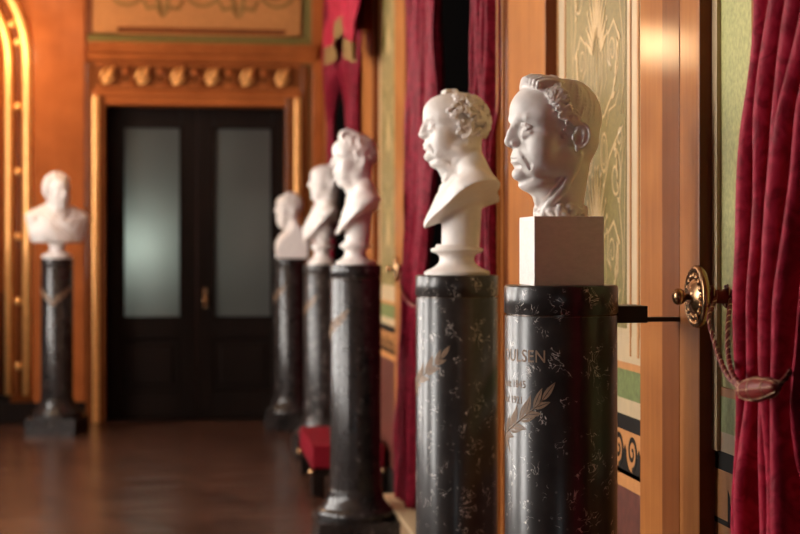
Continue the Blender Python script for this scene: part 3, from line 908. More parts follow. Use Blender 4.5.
# ================================================================== LEFT WALL with daylight windows
winY = [3.72, 6.05, 8.15, 10.3]
m = MB(); z0w, z1w = 1.05, 3.7; hw = .50
ys = [YB] + [y + s * hw for y in winY for s in (-1, 1)] + [YF]
for i in range(0, len(ys), 2): m.box(XL - .3, XL, ys[i], ys[i + 1], 0, ZT)
for y in winY:
    m.box(XL - .3, XL, y - hw, y + hw, 0, z0w); m.box(XL - .3, XL, y - hw, y + hw, z1w, ZT)
struct(m.build('wall_left', M['wood_dark']))
sky = emit('overcast_daylight_pane', (1.0, 0.955, 0.90), 25.0)
for i, y in enumerate(winY):
    e = struct(empty('window_%d' % (i + 4), (XL - .15, y, z0w)))
    f = MB(); H = z1w - z0w
    f.box(-.04, .03, -hw, -hw + .06, 0, H); f.box(-.04, .03, hw - .06, hw, 0, H)
    f.box(-.04, .03, -hw, hw, 0, .06); f.box(-.04, .03, -hw, hw, H - .06, H); f.box(-.03, .02, -.02, .02, 0, H); f.box(-.03, .02, -hw, hw, H * .68, H * .68 + .05)
    f.build('window_frame', M['cream'], e)
    MB().box(-.06, -.05, -hw, hw, 0, H).build('daylight_pane', sky, e)

# ================================================================== PEDESTALS
RS = 0.12
def wrap(u, z, r, th0=pi):
    a = th0 + u / RS
    return (r * cos(a), r * sin(a), z)

def text_mesh(lines, name, parent, r):
    """lines: (string, right-end u, baseline z, cap height)"""
    for s, uend, z, h in lines:
        allv, allf = [], []
        cu = bpy.data.curves.new('t', 'FONT'); cu.body = s; cu.size = h / .73; cu.space_character = 1.05
        cu.resolution_u = 3
        cu.offset = h * .012
        to = bpy.data.objects.new('t', cu); COL.objects.link(to)
        dg = bpy.context.evaluated_depsgraph_get(); dg.update()
        me = to.evaluated_get(dg).to_mesh()
        bm = bmesh.new(); bm.from_mesh(me)
        bmesh.ops.triangulate(bm, faces=bm.faces)
        bmesh.ops.subdivide_edges(bm, edges=[e for e in bm.edges if e.calc_length() > .006], cuts=2)
        w_ = max(v.co.x for v in bm.verts)
        sx = .92
        k = len(allv)
        for v in bm.verts: allv.append(wrap(uend + (v.co.x - w_) * sx, z + v.co.y, r))
        bm.verts.index_update()
        for f in bm.faces: allf.append(tuple(v.index + k for v in f.verts))
        bm.free(); bpy.data.objects.remove(to); bpy.data.curves.remove(cu)
        me = bpy.data.meshes.new(name); me.from_pydata(allv, [], allf); me.update()
        link_mesh(name, me, M['engrave'], parent)

def branch(parent, s, z0, r, sc=1.0, name='laurel_branch'):
    """a palm-like branch rising from the foot at (0,z0) to one side"""
    mb = MB()
    def stem(t): return (s * (.004 + .120 * t) * sc, z0 + (.035 + .050 * t + .030 * t * t) * sc)
    pts = [stem(i / 12) for i in range(13)]
    mb.tube([wrap(u, z, r) for u, z in [(-.0 * s, z0 - .0)] + pts], [.0011] * 14, 6)
    for a, L in ((-95, .044), (-76, .036), (-60, .05), (-35, .03)):
        add_wrapped(mb, leafpoly(s * .006, z0 + .037, radians(a) if s > 0 else radians(180 - a), L * sc, .0030), r)
    for i in range(7):
        t = .04 + i * .155
        u, z = stem(min(t, 1)); u2, z2 = stem(min(t, 1) + .02)
        dirn = atan2(z2 - z, abs(u2 - u))
        for q in (1, -1):
            if i == 6 and q == -1: continue
            sp = (40, 34, 46, 30, 38, 26, 12)[i]
            an = dirn + q * radians(sp if q > 0 else sp - 8)
            L = (.044, .050, .046, .050, .044, .048, .050)[i] * sc * (1 if q > 0 else .84)
            aa = an if s > 0 else pi - an
            add_wrapped(mb, leafpoly(u, z, aa, L, .0066 * sc, 11), r, mid=True)
    o = mb.build(name, M['engrave'], parent)
    return o
def add_wrapped(mb, poly, r, mid=False):
    n = len(poly)
    # split down the leaf's middle so that it follows the shaft: fan strips
    m_ = n // 2
    A = poly[0:m_ + 1]; B = [poly[0]] + list(reversed(poly[m_ + 1:])) + [poly[m_]]
    k = min(len(A), len(B)); fs = []; vs = []
    for i in range(k):
        a, b = A[i], B[i]; c = ((a[0] + b[0]) / 2, (a[1] + b[1]) / 2)
        g = .12
        a2 = (c[0] + (a[0] - c[0]) * g, c[1] + (a[1] - c[1]) * g); b2 = (c[0] + (b[0] - c[0]) * g, c[1] + (b[1] - c[1]) * g)
        vs += [wrap(*a, r), wrap(*a2, r), wrap(*b2, r), wrap(*b, r)]
    for i in range(k - 1):
        for j in ((0, 2) if mid else (0, 1, 2)):
            fs.append((i * 4 + j, i * 4 + j + 1, (i + 1) * 4 + j + 1, (i + 1) * 4 + j))
    mb.add(vs, fs)

PEDS = {}
def pedestal(key, x, y, top, label, rz=0.0, base=0.0, text=None, foot=True):
    e = tag(empty('marble_pedestal', (x, y, base), rz), label, 'pedestal', 'black marble pedestals of the busts')
    H = top - base
    mk = M['pmarble'] if key in (1, 3, 6) else M['bmarble']
    m = MB()
    m.box(-.19, .19, -.19, .19, 0, .118); m.build('plinth', mk, e, bevel=.004)
    m = MB(); m.lathe([(.178, .118), (.184, .128), (.186, .142), (.180, .156), (.168, .164), (.160, .168), (.158, .176), (.146, .190), (.133, .215), (.127, .235), (.128, .243), (.1265, .250), (.1215, .254)], 72)
    m.build('base_moulding', mk, e)
    m = MB(); m.lathe([(RS, .252), (RS, H - .066), (RS - .001, H - .0645)], 96); m.build('shaft', mk, e)
    m = MB(); m.lathe([(RS - .004, H - .066), (RS - .004, H - .058)], 96); m.build('groove_ring', M['ringm'], e)
    m = MB(); m.lathe([(RS - .001, H - .0605), (RS + .0015, H - .058), (RS + .0015, H - .004), (RS - .002, H)], 96); m.build('cap', mk, e)
    if text: text_mesh(text, 'inscription', e, RS + .0006)
    # branches foot height
    zt = H - .350
    branch(e, 1, zt, RS + .0006); branch(e, -1, zt, RS + .0006)
    PEDS[key] = e
    return e
TOP = 1.30
def ped_xy(K_, s):
    d = F / s; X = K_ * CT
    return X, (d - X * ST) / CT
p5 = ped_xy(.805, 467); p4 = ped_xy(.795, 342); p3 = ped_xy(.80, 213); p2 = ped_xy(.913, 150); p1 = ped_xy(.80, 131)
Y6 = 12.22; p6 = (X_at(57, Y6), Y6)
u_at = lambda deg: radians(deg) * RS
pedestal(5, *p5, TOP, 'nearest black marble column with gilt lettering, under the large head on a block',
         text=[('POULSEN', u_at(61), TOP - .1585, .0265), ('f\u00f8dt 1845', u_at(39), TOP - .2135, .0160), ('d\u00f8d 1921', u_at(34), TOP - .2470, .0160)])
pedestal(4, *p4, TOP, 'second nearest black marble column with gilt branch, under the curly-haired bust')
pedestal(3, *p3, TOP, 'black marble column in front of the red bench, third from the right')
pedestal(2, *p2, 1.27, 'black marble column behind the red bench, under the bald bust')
pedestal(1, *p1, TOP, 'farthest black marble column of the right row, overlapping the dark double door')
pedestal(6, *p6, TOP, 'black marble column standing alone left of the double door', rz=radians(78))

# iron bracket of the nearest pedestal
m = MB()
m.box(p5[0] + .108, X_at(640, 3.46), 3.40, 3.50, 1.215, 1.252)
yb = Y_at(668, XP)
m.box(p5[0] + .10, XP + .002, 3.47, 3.50, 1.214, 1.224)
br = m.build('iron_bracket', M['iron'], bevel=.001)
tag(br, 'black iron bar holding the nearest column to the wall pilaster', 'bracket')

# ================================================================== BUSTS
def place(name, label, xy, z, rz):
    e = tag(empty(name, (xy[0], xy[1], z), rz), label, 'bust', 'white marble busts on the columns')
    return e
FACE = radians(90)      # faces -X, into the hall

def top_tuft(c, seedn, n, th_rng, ph_rng, size=(.8, 1.2), r=(.3, .42), R=(7.5, 9.0, 8.6), c0=(0, -.5, 1.8)):
    for i in range(n):
        th = rng.uniform(*th_rng); ph = rng.uniform(*ph_rng)
        p, d = scalp(th, ph, R, c0)
        curl(c, p, d, rng.uniform(*size), rng.uniform(*r))

# ---- bust 5: large bare head on a square block
e5 = place('marble_bust', 'large white marble head with swept curls on a square stone block, nearest of the row', p5, TOP, FACE)
HB = .1455
c = Clay((-10.5, -12, -21), (10.5, 14.5, 13), .18)
head(c, fat=1.0, neck_to=-21, neck_back=(-4.7, -14), neck_r=.9, ear=(7.95, -2.0, -2.6))
# smooth hair cap over crown and back of the head
c.ell((0, -1.0, 1.7), (7.75, 8.2, 8.5), 0.4)
c.ell((0, -3.6, -2.8), (6.4, 5.0, 5.6), 1.0)
# quiff: long locks rolled back from the hairline
for i in range(11):
    x0 = -5.0 + i * 1.0
    z0_ = 9.0 - .055 * x0 * x0
    y0_ = 6.7 - .05 * x0 * x0
    w_ = rng.uniform(-.25, .25)
    lock(c, [(x0, y0_ - .4, z0_ - .5), (x0 + .2, y0_ + 1.0, z0_ + .1), (x0 + .25, y0_ + .7, z0_ + 1.0), (x0 + .1, y0_ - .6, z0_ + 1.35 + w_), (x0 - .3, y0_ - 2.4, z0_ + 1.4 + w_), (x0 - .5, y0_ - 4.4, z0_ + 1.2)], .46, .05)
c.ell((0, 3.2, 8.0), (5.8, 4.8, 2.7), .4)
for i in range(60):
    x0 = rng.uniform(-5.5, 5.5); p, d = scalp(x0 * 12, rng.uniform(58, 82), (8.0, 8.4, 8.55), (0, .6, 1.6)); curl(c, p, d, rng.uniform(.8, 1.2), rng.uniform(.3, .44), k=.06)
# lively curls over temple and above the ear, both sides
for s in (-1, 1):
    for rep in range(175):
        t_ = rng.random()
        ph = 62 - 72 * t_
        thc = 44 + 44 * t_
        th = thc + rng.uniform(-12, 19) * (1.15 - .5 * t_)
        p, d = scalp(s * th, ph, (8.05, 8.9, 9.1), (0, -.2, 1.7))
        curl(c, p, d, rng.uniform(.7, 1.25), rng.uniform(.26, .42), k=.05)
    for q in range(9):      # side whisker before the ear
        p = np.array([s * (6.95 - .12 * q), .9 + rng.uniform(-.5, .5), .6 - q * .45]); curl(c, p, np.array([s, 0, 0.0]), .6, .22, k=.06)
# fine combed locks over the back of the head
for i in range(90):
    th = rng.uniform(92, 180) * (1 if i % 2 else -1); ph = rng.uniform(-22, 75)
    pts = []
    for j in range(5):
        p, d = scalp(th + j * 2.5, ph - j * 6, (7.72, 8.15, 8.45), (0, -1.0, 1.7)); pts.append(tuple(p))
    lock(c, pts, .2, .2)
# rough-hewn collar of the neck stub
for i in range(110):
    a = rng.uniform(0, 2 * pi); r_ = rng.uniform(.35, .75)
    c.ell((4.9 * cos(a), -.4 + 5.1 * sin(a), rng.uniform(-20.2, -16.8 - .8 * abs(sin(a)))), (r_ * 1.2, r_ * 1.2, r_), .3)
c.chain([(-5.4, -1.6, -9.5), (-4.8, .6, -13.0), (-3.2, 3.2, -16.6), (-2.0, 4.2, -19)], [.7, 1.0, 1.0, .8], .4, both=True)
c.chain([(-5.4, .8, -11.5), (-4.2, 2.9, -14.2), (-2.2, 4.6, -17.2)], [.3, .5, .4], .5, 'sub', both=True)
c.cut((0, 0, -1), (0, 0, -19.6), .1)
me = c.mesh('carved_head')
o = link_mesh('carved_head', me, M['marble'], e5)
o.location = (0, 0.005, HB + .194); o.rotation_euler = (0, 0, radians(7))
m = MB(); m.box(-.075, .075, -.075, .075, 0, HB); m.build('stone_block', M['stone'], e5, bevel=.0015)

# ---- classical truncated busts
def torso(c, tip, p1_, p2_, sh=17.0, zsh=-16.5):
    c.xf()
    c.ell((0, -3.0, tip[2] + 6.0), (sh, 9.8, abs(tip[2] + 6.0 - zsh)), 2.5)
    c.ell((0, tip[1] - 8.2, tip[2] + .5), (12.5, 8.0, 7.0), 3.0)          # chest
    c.cut((0, .80, .6), (0, tip[1] + .3, tip[2] + .6), 2.5) if False else None
    for s in (1, -1):
        c.ell((11.2 * s, -3.7, zsh - 3.4), (7.0, 7.2, 4.8), 2.5)         # shoulders
        c.cap((s * 3.5, -2.5, zsh + 3.5), (s * 11, -3.5, zsh - 1.0), 3.6, 3.0, 2.5)   # trapezius
        c.cap((s * 2.2, -4.0, zsh + 7.5), (s * 8, -7.2, zsh - 1.8), 2.6, 2.8, 2.5)    # back of the neck
    n = np.cross(np.array(p1_) - np.array(tip), np.array(p2_) - np.array(tip))
    n = n / np.linalg.norm(n)
    if n[2] > 0: n = -n
    for s in (1, -1):
        c.cut((n[0] * s, n[1], n[2]), tip, .25)

def socle(e, zb, zt, r=1.0):
    """turned socle from zb to zt (metres), radius factor r"""
    h = zt - zb
    pr = [(.094, 0), (.096, .04), (.096, .11), (.090, .15), (.080, .19), (.066, .27), (.054, .38), (.050, .50), (.052, .62), (.060, .70), (.071, .74), (.076, .78), (.077, .83), (.074, .87), (.064, .90), (.060, 1.0)]
    MB().lathe([(a * r, zb + b * h) for a, b in pr], 64).build('socle', M['marble'], e)

# bust 4
SC4 = .93
e4 = place('marble_bust', 'white marble bust with thick curls behind a bald forehead, against the red curtains', p4, TOP, FACE)
c = Clay((-21, -15, -37), (21, 14, 12), .26)
torso(c, (0, 9.9, -30.7), (-12, -.5, -21.3), (-13, -10.5, -17.3), 18, -15.8)
c.cap((0, -1.6, -20), (0, -1.0, -37), 5.9, 5.5, 1.2)
c.xf(sc=SC4)
head(c, fat=.45, neck_to=-18.5, neck_back=(-6.5, -12))
for s in (-1, 1):
    for i in range(150):
        th = s * rng.uniform(66, 180); ph = rng.uniform(-30, 62)
        if abs(th) < 85 and ph < 2: continue
        p, d = scalp(th, ph, (8.3, 9.7, 8.7), (0, -.4, .9))
        curl(c, p, d, rng.uniform(.9, 1.4), rng.uniform(.4, .58), k=.08)
for i in range(14):
    x0 = rng.uniform(-2.2, 2.2); y0 = rng.uniform(-1, 4.5)
    curl(c, np.array([x0, y0, 10.1 - .05 * (y0 - 1) ** 2]), np.array([0, .2, 1.0]), .9, .5, k=.15)
c.xf()
c.cut((0, 0, -1), (0, 0, -36.4), .1)
o = link_mesh('carved_bust', c.mesh('carved_bust'), M['marble'], e4)
zoff = z_at(124, p4[0], p4[1]) - TOP
o.location = (0, .0, zoff)
socle(e4, 0, zoff - .352, 1.0)

# bust 3
e3 = place('marble_bust', 'white marble bust with brushed-up wavy hair, third from the right', p3, TOP, FACE)
c = Clay((-22, -16, -41), (22, 14, 14), .32)
torso(c, (0, 9.4, -37.2), (-12, -1.5, -26.0), (-14, -9, -20.5), 18, -17.8)
c.cap((0, -1.6, -24), (0, -1.0, -41), 6.2, 5.8, 1.2)
c.xf(sc=1.0, pitch=.02, yaw=0)
head(c, fat=.2, neck_to=-21, neck_back=(-6.0, -12), brow=.1)
for i in range(170):
    th = rng.uniform(40, 180) * (1 if i % 2 else -1); ph = rng.uniform(-30, 88)
    if abs(th) < 80 and ph < 22: continue
    p, d = scalp(th, ph, (7.8, 9.2, 8.8), (0, -.5, 1.6))
    curl(c, p, d, rng.uniform(.9, 1.3), rng.uniform(.4, .55), k=.2)
c.ell((0, 2.6, 7.6), (5.2, 4.4, 4.4), .8)
for i in range(10):
    x0 = -4 + i * .9
    lock(c, [(x0, 5.6, 8.0), (x0 + .2, 6.8, 9.6), (x0 + .2, 6.0, 11.4), (x0, 3.8, 12.2), (x0, 1.2, 11.4), (x0, -1.0, 10.6)], .8, .2)
c.xf(); c.cut((0, 0, -1), (0, 0, -40.4), .1)
o = link_mesh('carved_bust', c.mesh('carved_bust'), M['marble'], e3)
zoff = z_at(157, *p3) - TOP; o.location = (0, 0, zoff)
socle(e3, 0, zoff - .398, .98)

# bust 2
e2 = place('marble_bust', 'bald white marble bust half hidden behind the third bust, facing the hall', p2, 1.27, FACE)
c = Clay((-22, -16, -43), (22, 16, 13), .4)
torso(c, (0, 12.4, -41.5), (-12, 1.5, -29.0), (-14, -9, -21.5), 18, -18.5)
c.cap((0, -1, -20), (0, 7.2, -34), 7.0, 6.0, 3.0)
c.ell((0, -1.0, -33), (6.5, 6.5, 11), 2.0)
c.xf(sc=1.06, t=(0, -3.6, 0))
head(c, fat=.3, neck_to=-21, neck_back=(-6.0, -12), nose=2.4)
for i in range(60):
    th = rng.uniform(85, 180) * (1 if i % 2 else -1); ph = rng.uniform(-32, 8)
    p, d = scalp(th, ph, (7.6, 9.0, 8.4), (0, -.5, 1.4)); curl(c, p, d, 1.0, .4, k=.2)
c.xf(); c.cut((0, 0, -1), (0, 0, -42.2), .1)
o = link_mesh('carved_bust', c.mesh('carved_bust'), M['marble'], e2)
zoff = z_at(180.5, *p2) - 1.27; o.location = (0, 0, zoff)
socle(e2, 0, zoff - .415, 1.0)

# bust 1: herm bust
e1 = place('marble_bust', 'small-looking bearded white marble herm bust in front of the dark door glass', p1, TOP, FACE)
c = Clay((-16, -17, -42), (16, 16, 14), .42)
c.ell((0, -3, -33), (17, 15, 17), 3)
c.ell((0, 4, -36), (14, 9, 10), 3)
for s in (1, -1): c.cap((s * 3, -2.5, -12), (s * 12, -5, -20), 4.2, 3.5, 3)
c.cut((1, 0, 0), (11, 0, 0), .2); c.cut((-1, 0, 0), (-11, 0, 0), .2)
c.cut((0, -1, 0), (0, -13, 0), .2); c.cut((0, .9, -.1), (0, 10.5, -36), .8)
c.xf(sc=.98)
head(c, fat=.2, neck_to=-20, neck_back=(-5.5, -12), nose=1.5)
for i in range(150):
    th = rng.uniform(35, 180) * (1 if i % 2 else -1); ph = rng.uniform(-35, 88)
    if abs(th) < 78 and ph < 25: continue
    p, d = scalp(th, ph, (7.7, 9.0, 9.0)); curl(c, p, d, 1.1, .55, k=.2)
c.ell((0, 5.2, -12.0), (4.8, 4.2, 4.6), 1.0)
for i in range(110):
    th = rng.uniform(-85, 85); zz = rng.uniform(-16, -8.5)
    rr = 1 - max(0, -zz - 11) * .07
    curl(c, np.array([6.2 * rr * sin(radians(th)), 2.6 + 7.2 * rr * cos(radians(th)), zz]), np.array([sin(radians(th)), cos(radians(th)), -.3]), .9, .5, k=.2)
c.xf(); zoff = z_at(207, *p1) - TOP
c.cut((0, 0, -1), (0, 0, -zoff * 100), .1)
o = link_mesh('carved_bust', c.mesh('carved_bust'), M['marble'], e1)
o.location = (0, 0, zoff)

# bust 6: draped bust facing down the hall
e6 = place('marble_bust', 'white marble bust in draped cloth with bound hair, left of the double door', p6, TOP, radians(180 + 10))
c = Clay((-26, -17, -58), (26, 17, 14), .42)
c.ell((0, -1.5, -31), (22.5, 11, 15), 2.5)
c.ell((0, 2, -29), (15, 10, 11), 3)
for s in (1, -1):
    c.ell((17 * s, -2, -22.0), (7.2, 6.8, 6.2), 2.5)
    c.cap((s * 4, -2.5, -13), (s * 15, -3, -18), 4.4, 4.2, 3)
    c.cut((s * .96, 0, -.22), (s * 23.3, 0, -19), .6)
c.cut((0, 0, -1), (0, 0, -39.5), .5)
c.cut((0, 1, -.9), (0, 9, -37), .8)
# drapery folds
for q in range(6):
    t = q / 5
    c.chain([(18 - 1.5 * q, -1 + q * .4, -16.5 - 2.2 * q), (10, 7.2 + .3 * q, -20 - 2.6 * q), (2, 10.2, -24 - 2.6 * q), (-7, 9.2, -29 - 1.8 * q), (-15, 5, -33 - 1.2 * q)], [.9, 1.4, 1.5, 1.3, .9], .25)
for q in range(4):
    c.chain([(-13 - 2.2 * q, 3 - q, -16.0 - .5 * q), (-9 - 2.0 * q, 8.5 - q * .8, -23), (-6 - 2.4 * q, 10.0 - q * .8, -29), (-4 - 2.5 * q, 9 - q, -36)], [.9, 1.2, 1.2, .9], .25)
c.chain([(-8, 3.5, -15.5), (-4.5, 8, -19), (0, 9.6, -21.5), (5, 8.6, -20), (9, 4, -16)], [1.1, 1.2, 1.2, 1.2, 1.0], .6)
for dq in (0, 1, 2):
    c.chain([(13 - 4.2 * dq, 5 + 1.5 * dq, -16.5), (7 - 4.5 * dq, 11.5, -24 - dq), (-1 - 4 * dq, 12.5 - dq, -31), (-8 - 4 * dq, 10.5 - 2 * dq, -37)], [1.0, 1.5, 1.5, 1.1], .7, 'sub')
c.cap((0, -1, -39), (0, -1, -45), 6.6, 5.0, 1.0); c.cap((0, -1, -43), (0, -1, -51), 4.6, 5.2, .8)
c.xf(sc=1.1, yaw=radians(24), pitch=.03)
head(c, fat=.1, neck_to=-17, neck_back=(-5.6, -12))
c.ell((0, -1.2, 2.6), (8.6, 9.2, 9.0), .5)
for i in range(210):
    th = rng.uniform(28, 180) * (1 if i % 2 else -1); ph = rng.uniform(-35, 88)
    if abs(th) < 75 and ph < 28: continue
    p, d = scalp(th, ph, (8.8, 9.6, 9.6)); curl(c, p, d, 1.4, .7, k=.15)
for a in range(-100, 101, 10):
    p, d = scalp(a, 30 + 16 * cos(radians(a)), (8.0, 9.3, 8.9)); c.ell(tuple(p), (1.1, 1.1, 1.1), .3)
c.xf(); zoff = z_at(190, *p6) - TOP
c.cut((0, 0, -1), (0, 0, -zoff * 100 + 5), .1)
o = link_mesh('carved_bust', c.mesh('carved_bust'), M['marble'], e6); o.location = (0, 0, zoff)
MB().lathe([(.108, 0), (.112, .006), (.112, .022), (.104, .030), (.085, .038), (.066, .050), (.05, .056)], 48, c=(0, -.01)).build('socle', M['marble'], e6)

# ================================================================== CURTAINS
def curtain(label, keys, folds, amp, z0, z1, nz=70, nu=None, thick=.006, group='crimson damask curtains', seed=1, name='damask_curtain', par=None):
    """keys: list of (z, xA, yA, xB, yB, amp_scale); A is the far edge, B the near edge"""
    r = np.random.default_rng(seed)
    nu = nu or folds * 14
    ph = r.uniform(-.5, .5, folds * 2 + 3); fa = r.uniform(.6, 1.25, folds * 2 + 3)
    wob = r.uniform(0, 6.28, 6)
    K_ = sorted(keys)
    zs = [k[0] for k in K_]
    vs = []
    ztie = None
    for j in range(nz + 1):
        z = z0 + (z1 - z0) * j / nz
        v = [float(np.interp(z, zs, [k[i] for k in K_])) for i in range(1, 6)]
        for i in range(nu + 1):
            t = i / nu
            tt = t + .012 * sin(3.1 * z + wob[0] + 7 * t) + .008 * sin(7 * z + wob[1] + 11 * t)
            q = tt * folds
            ii = int(max(0, min(len(fa) - 2, q))); fr = q - ii
            fs_ = fa[ii] * (1 - fr) + fa[ii + 1] * fr
            s_ = sin(2 * pi * q + ph[ii % 3])
            off = amp * v[4] * fs_ * (s_ + .22 * sin(4 * pi * q + wob[2] + 1.5 * z)) + .006 * sin(5 * z + wob[3] + 9 * t) + .005 * sin(13 * z + wob[4] + 21 * t) * sin(4.1 * z + wob[5])
            x = v[0] + (v[2] - v[0]) * t - off
            y = v[1] + (v[3] - v[1]) * t + .35 * off * cos(2 * pi * q)
            vs.append((x, y, z))
    fs = [(j * (nu + 1) + i, j * (nu + 1) + i + 1, (j + 1) * (nu + 1) + i + 1, (j + 1) * (nu + 1) + i) for j in range(nz) for i in range(nu)]
    me = bpy.data.meshes.new(name); me.from_pydata(vs, [], fs); me.update()
    o = link_mesh(name, me, M['velvet' if label.startswith('nearest') else 'velvet_dimmed'], par, smooth=True)
    md = o.modifiers.new('thick', 'SOLIDIFY'); md.thickness = thick
    md2 = o.modifiers.new('sub', 'SUBSURF'); md2.levels = 1; md2.render_levels = 1
    if par is None: tag(o, label, 'curtain', group)
    return o

Yc = lambda px, X: Y_at(px, X)
# near curtain (opening A)
ka = []
for z, pa, xa, pb, xb, am in ((.04, 720, 1.03, 806, 1.0, .9), (.55, 720, 1.03, 806, 1.0, .9), (.92, 720, 1.03, 802, 1.0, .85), (1.12, 727, 1.03, 790, .99, .7), (1.30, 730, 1.03, 800, 1.0, .9), (1.60, 741, 1.05, 830, 1.01, 1.0), (1.82, 752, 1.06, 880, 1.02, 1.05), (3.3, 775, 1.07, 1100, 1.05, 1.1)):
    ka.append((z, xa, Yc(pa + (26 if z < 1.5 else 22), xa), xb, Yc(pb + 5, xb), am))
curtain('nearest crimson curtain at the right edge, gathered by a beaded cord', ka, 5, .036, .04, 3.7, nz=120, nu=150, seed=4)
# opening B far piece
def kk(lst): return [(z, xa, Yc(pa, xa), xb, Yc(pb, xb), am) for z, pa, xa, pb, xb, am in lst]
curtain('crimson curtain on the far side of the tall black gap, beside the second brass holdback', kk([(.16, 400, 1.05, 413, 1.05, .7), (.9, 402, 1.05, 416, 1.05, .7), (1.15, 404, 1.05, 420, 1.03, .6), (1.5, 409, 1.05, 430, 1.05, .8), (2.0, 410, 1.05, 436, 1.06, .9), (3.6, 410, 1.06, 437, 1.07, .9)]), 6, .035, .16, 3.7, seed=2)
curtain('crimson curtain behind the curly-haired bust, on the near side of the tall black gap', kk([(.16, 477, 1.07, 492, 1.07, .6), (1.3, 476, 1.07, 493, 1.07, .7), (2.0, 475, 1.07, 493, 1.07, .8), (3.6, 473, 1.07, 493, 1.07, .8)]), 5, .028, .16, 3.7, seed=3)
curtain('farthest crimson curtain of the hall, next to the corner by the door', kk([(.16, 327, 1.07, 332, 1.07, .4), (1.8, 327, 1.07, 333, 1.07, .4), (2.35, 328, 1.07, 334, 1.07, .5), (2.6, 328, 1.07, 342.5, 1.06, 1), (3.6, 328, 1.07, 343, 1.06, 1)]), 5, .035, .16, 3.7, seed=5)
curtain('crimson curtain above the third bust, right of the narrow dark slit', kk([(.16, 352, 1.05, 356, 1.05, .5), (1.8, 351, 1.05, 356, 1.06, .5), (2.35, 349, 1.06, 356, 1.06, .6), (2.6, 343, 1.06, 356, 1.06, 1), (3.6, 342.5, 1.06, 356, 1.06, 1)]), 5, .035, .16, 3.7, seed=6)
# pelmet swag over opening C with a tan fringe
ev = tag(empty('curtain_swag', (1.0, 11.3, 2.9)), 'draped red swag with tan fringe hanging above the farthest curtains', 'swag')
nu, nv = 40, 12
vs = []
pxs = [327, 333, 338, 342, 345, 347, 352, 357.5]; pys = [54, 47, 30, 18, 14, 38, 46, 40]
for i in range(nu + 1):
    px = 327 + 30.5 * i / nu; y = Y_at(px, .98)
    zl = z_at(float(np.interp(px, pxs, pys)), .98, y)
    for j in range(nv + 1):
        q = j / nv
        vs.append((-.02 - .025 * sin(q * 14 + .5 * i), y - 11.3, zl + (3.7 - zl) * q - 2.9))
fs = [(i * (nv + 1) + j, i * (nv + 1) + j + 1, (i + 1) * (nv + 1) + j + 1, (i + 1) * (nv + 1) + j) for i in range(nu) for j in range(nv)]
me = bpy.data.meshes.new('swag_cloth'); me.from_pydata(vs, [], fs); me.update()
o = link_mesh('swag_cloth', me, M['velvet'], ev, True); o.modifiers.new('t', 'SOLIDIFY').thickness = .006
m = MB()
for i in range(nu):
    a = vs[i * (nv + 1)]; b_ = vs[(i + 1) * (nv + 1)]
    m.add([(a[0] - .008, a[1], a[2] + .02), (b_[0] - .008, b_[1], b_[2] + .02), (b_[0] - .008, b_[1], b_[2] - .10), (a[0] - .008, a[1], a[2] - .10)], [(0, 1, 2, 3)])
m.build('fringe', M['fringem'], o)

# ================================================================== HOLDBACKS AND TIEBACKS
def holdback(xd, yd, z, label, sc=1.0):
    e = tag(empty('curtain_holdback', (XW, yd, z)), label, 'holdback', 'brass curtain holdbacks')
    dx = xd - XW
    m = MB(); rr = [(0.0155 * sc, 0), (0.0155 * sc, 1)]
    m.tube([(0.0, 0, 0), (dx + .004, 0, 0)], .0145 * sc, 20); m.build('rod', M['bead'], e)
    def xl(prof, nm, mt):
        q = MB(); q.lathe(prof, 48)
        q.v = [(dx - v[2], v[0], v[1]) for v in q.v]
        return q.build(nm, M[mt], e)
    R0 = .0655 * sc
    disc = xl([(.014 * sc, -.006), (.040 * sc, -.006), (R0 * .93, -.003), (R0, .003), (R0 * .985, .010), (R0 * .90, .014), (R0 * .82, .010), (R0 * .72, .006), (R0 * .58, .011), (R0 * .45, .019), (R0 * .30, .021), (R0 * .24, .024)], 'rosette_disc', 'brass')
    m = MB()
    for k in range(16):
        a = 2 * pi * k / 16
        m.ball((dx - .012, R0 * .66 * cos(a), R0 * .66 * sin(a)), (.004 * sc, .0075 * sc, .0075 * sc), 10, 6)
    m.build('beading', M['brass'], disc)
    xl([(.006 * sc, .020), (.007 * sc, .030), (.013 * sc, .034), (.017 * sc, .041), (.0175 * sc, .048), (.014 * sc, .054), (.007 * sc, .057)], 'finial_knob', 'brass')
    return e
def locate(px, Y): return X_at(px, Y)
Yh = 3.20
xdisc = X_at(699.5, Yh)
holdback(xdisc, Yh, z_at(296.5, 1.1, Yh), 'large brass disc holdback with ball knob beside the nearest curtain')
Yh2 = 8.02
holdback(X_at(397.5, Yh2), Yh2, z_at(269, 1.1, Yh2), 'far brass disc holdback beside the third bust and middle curtain')

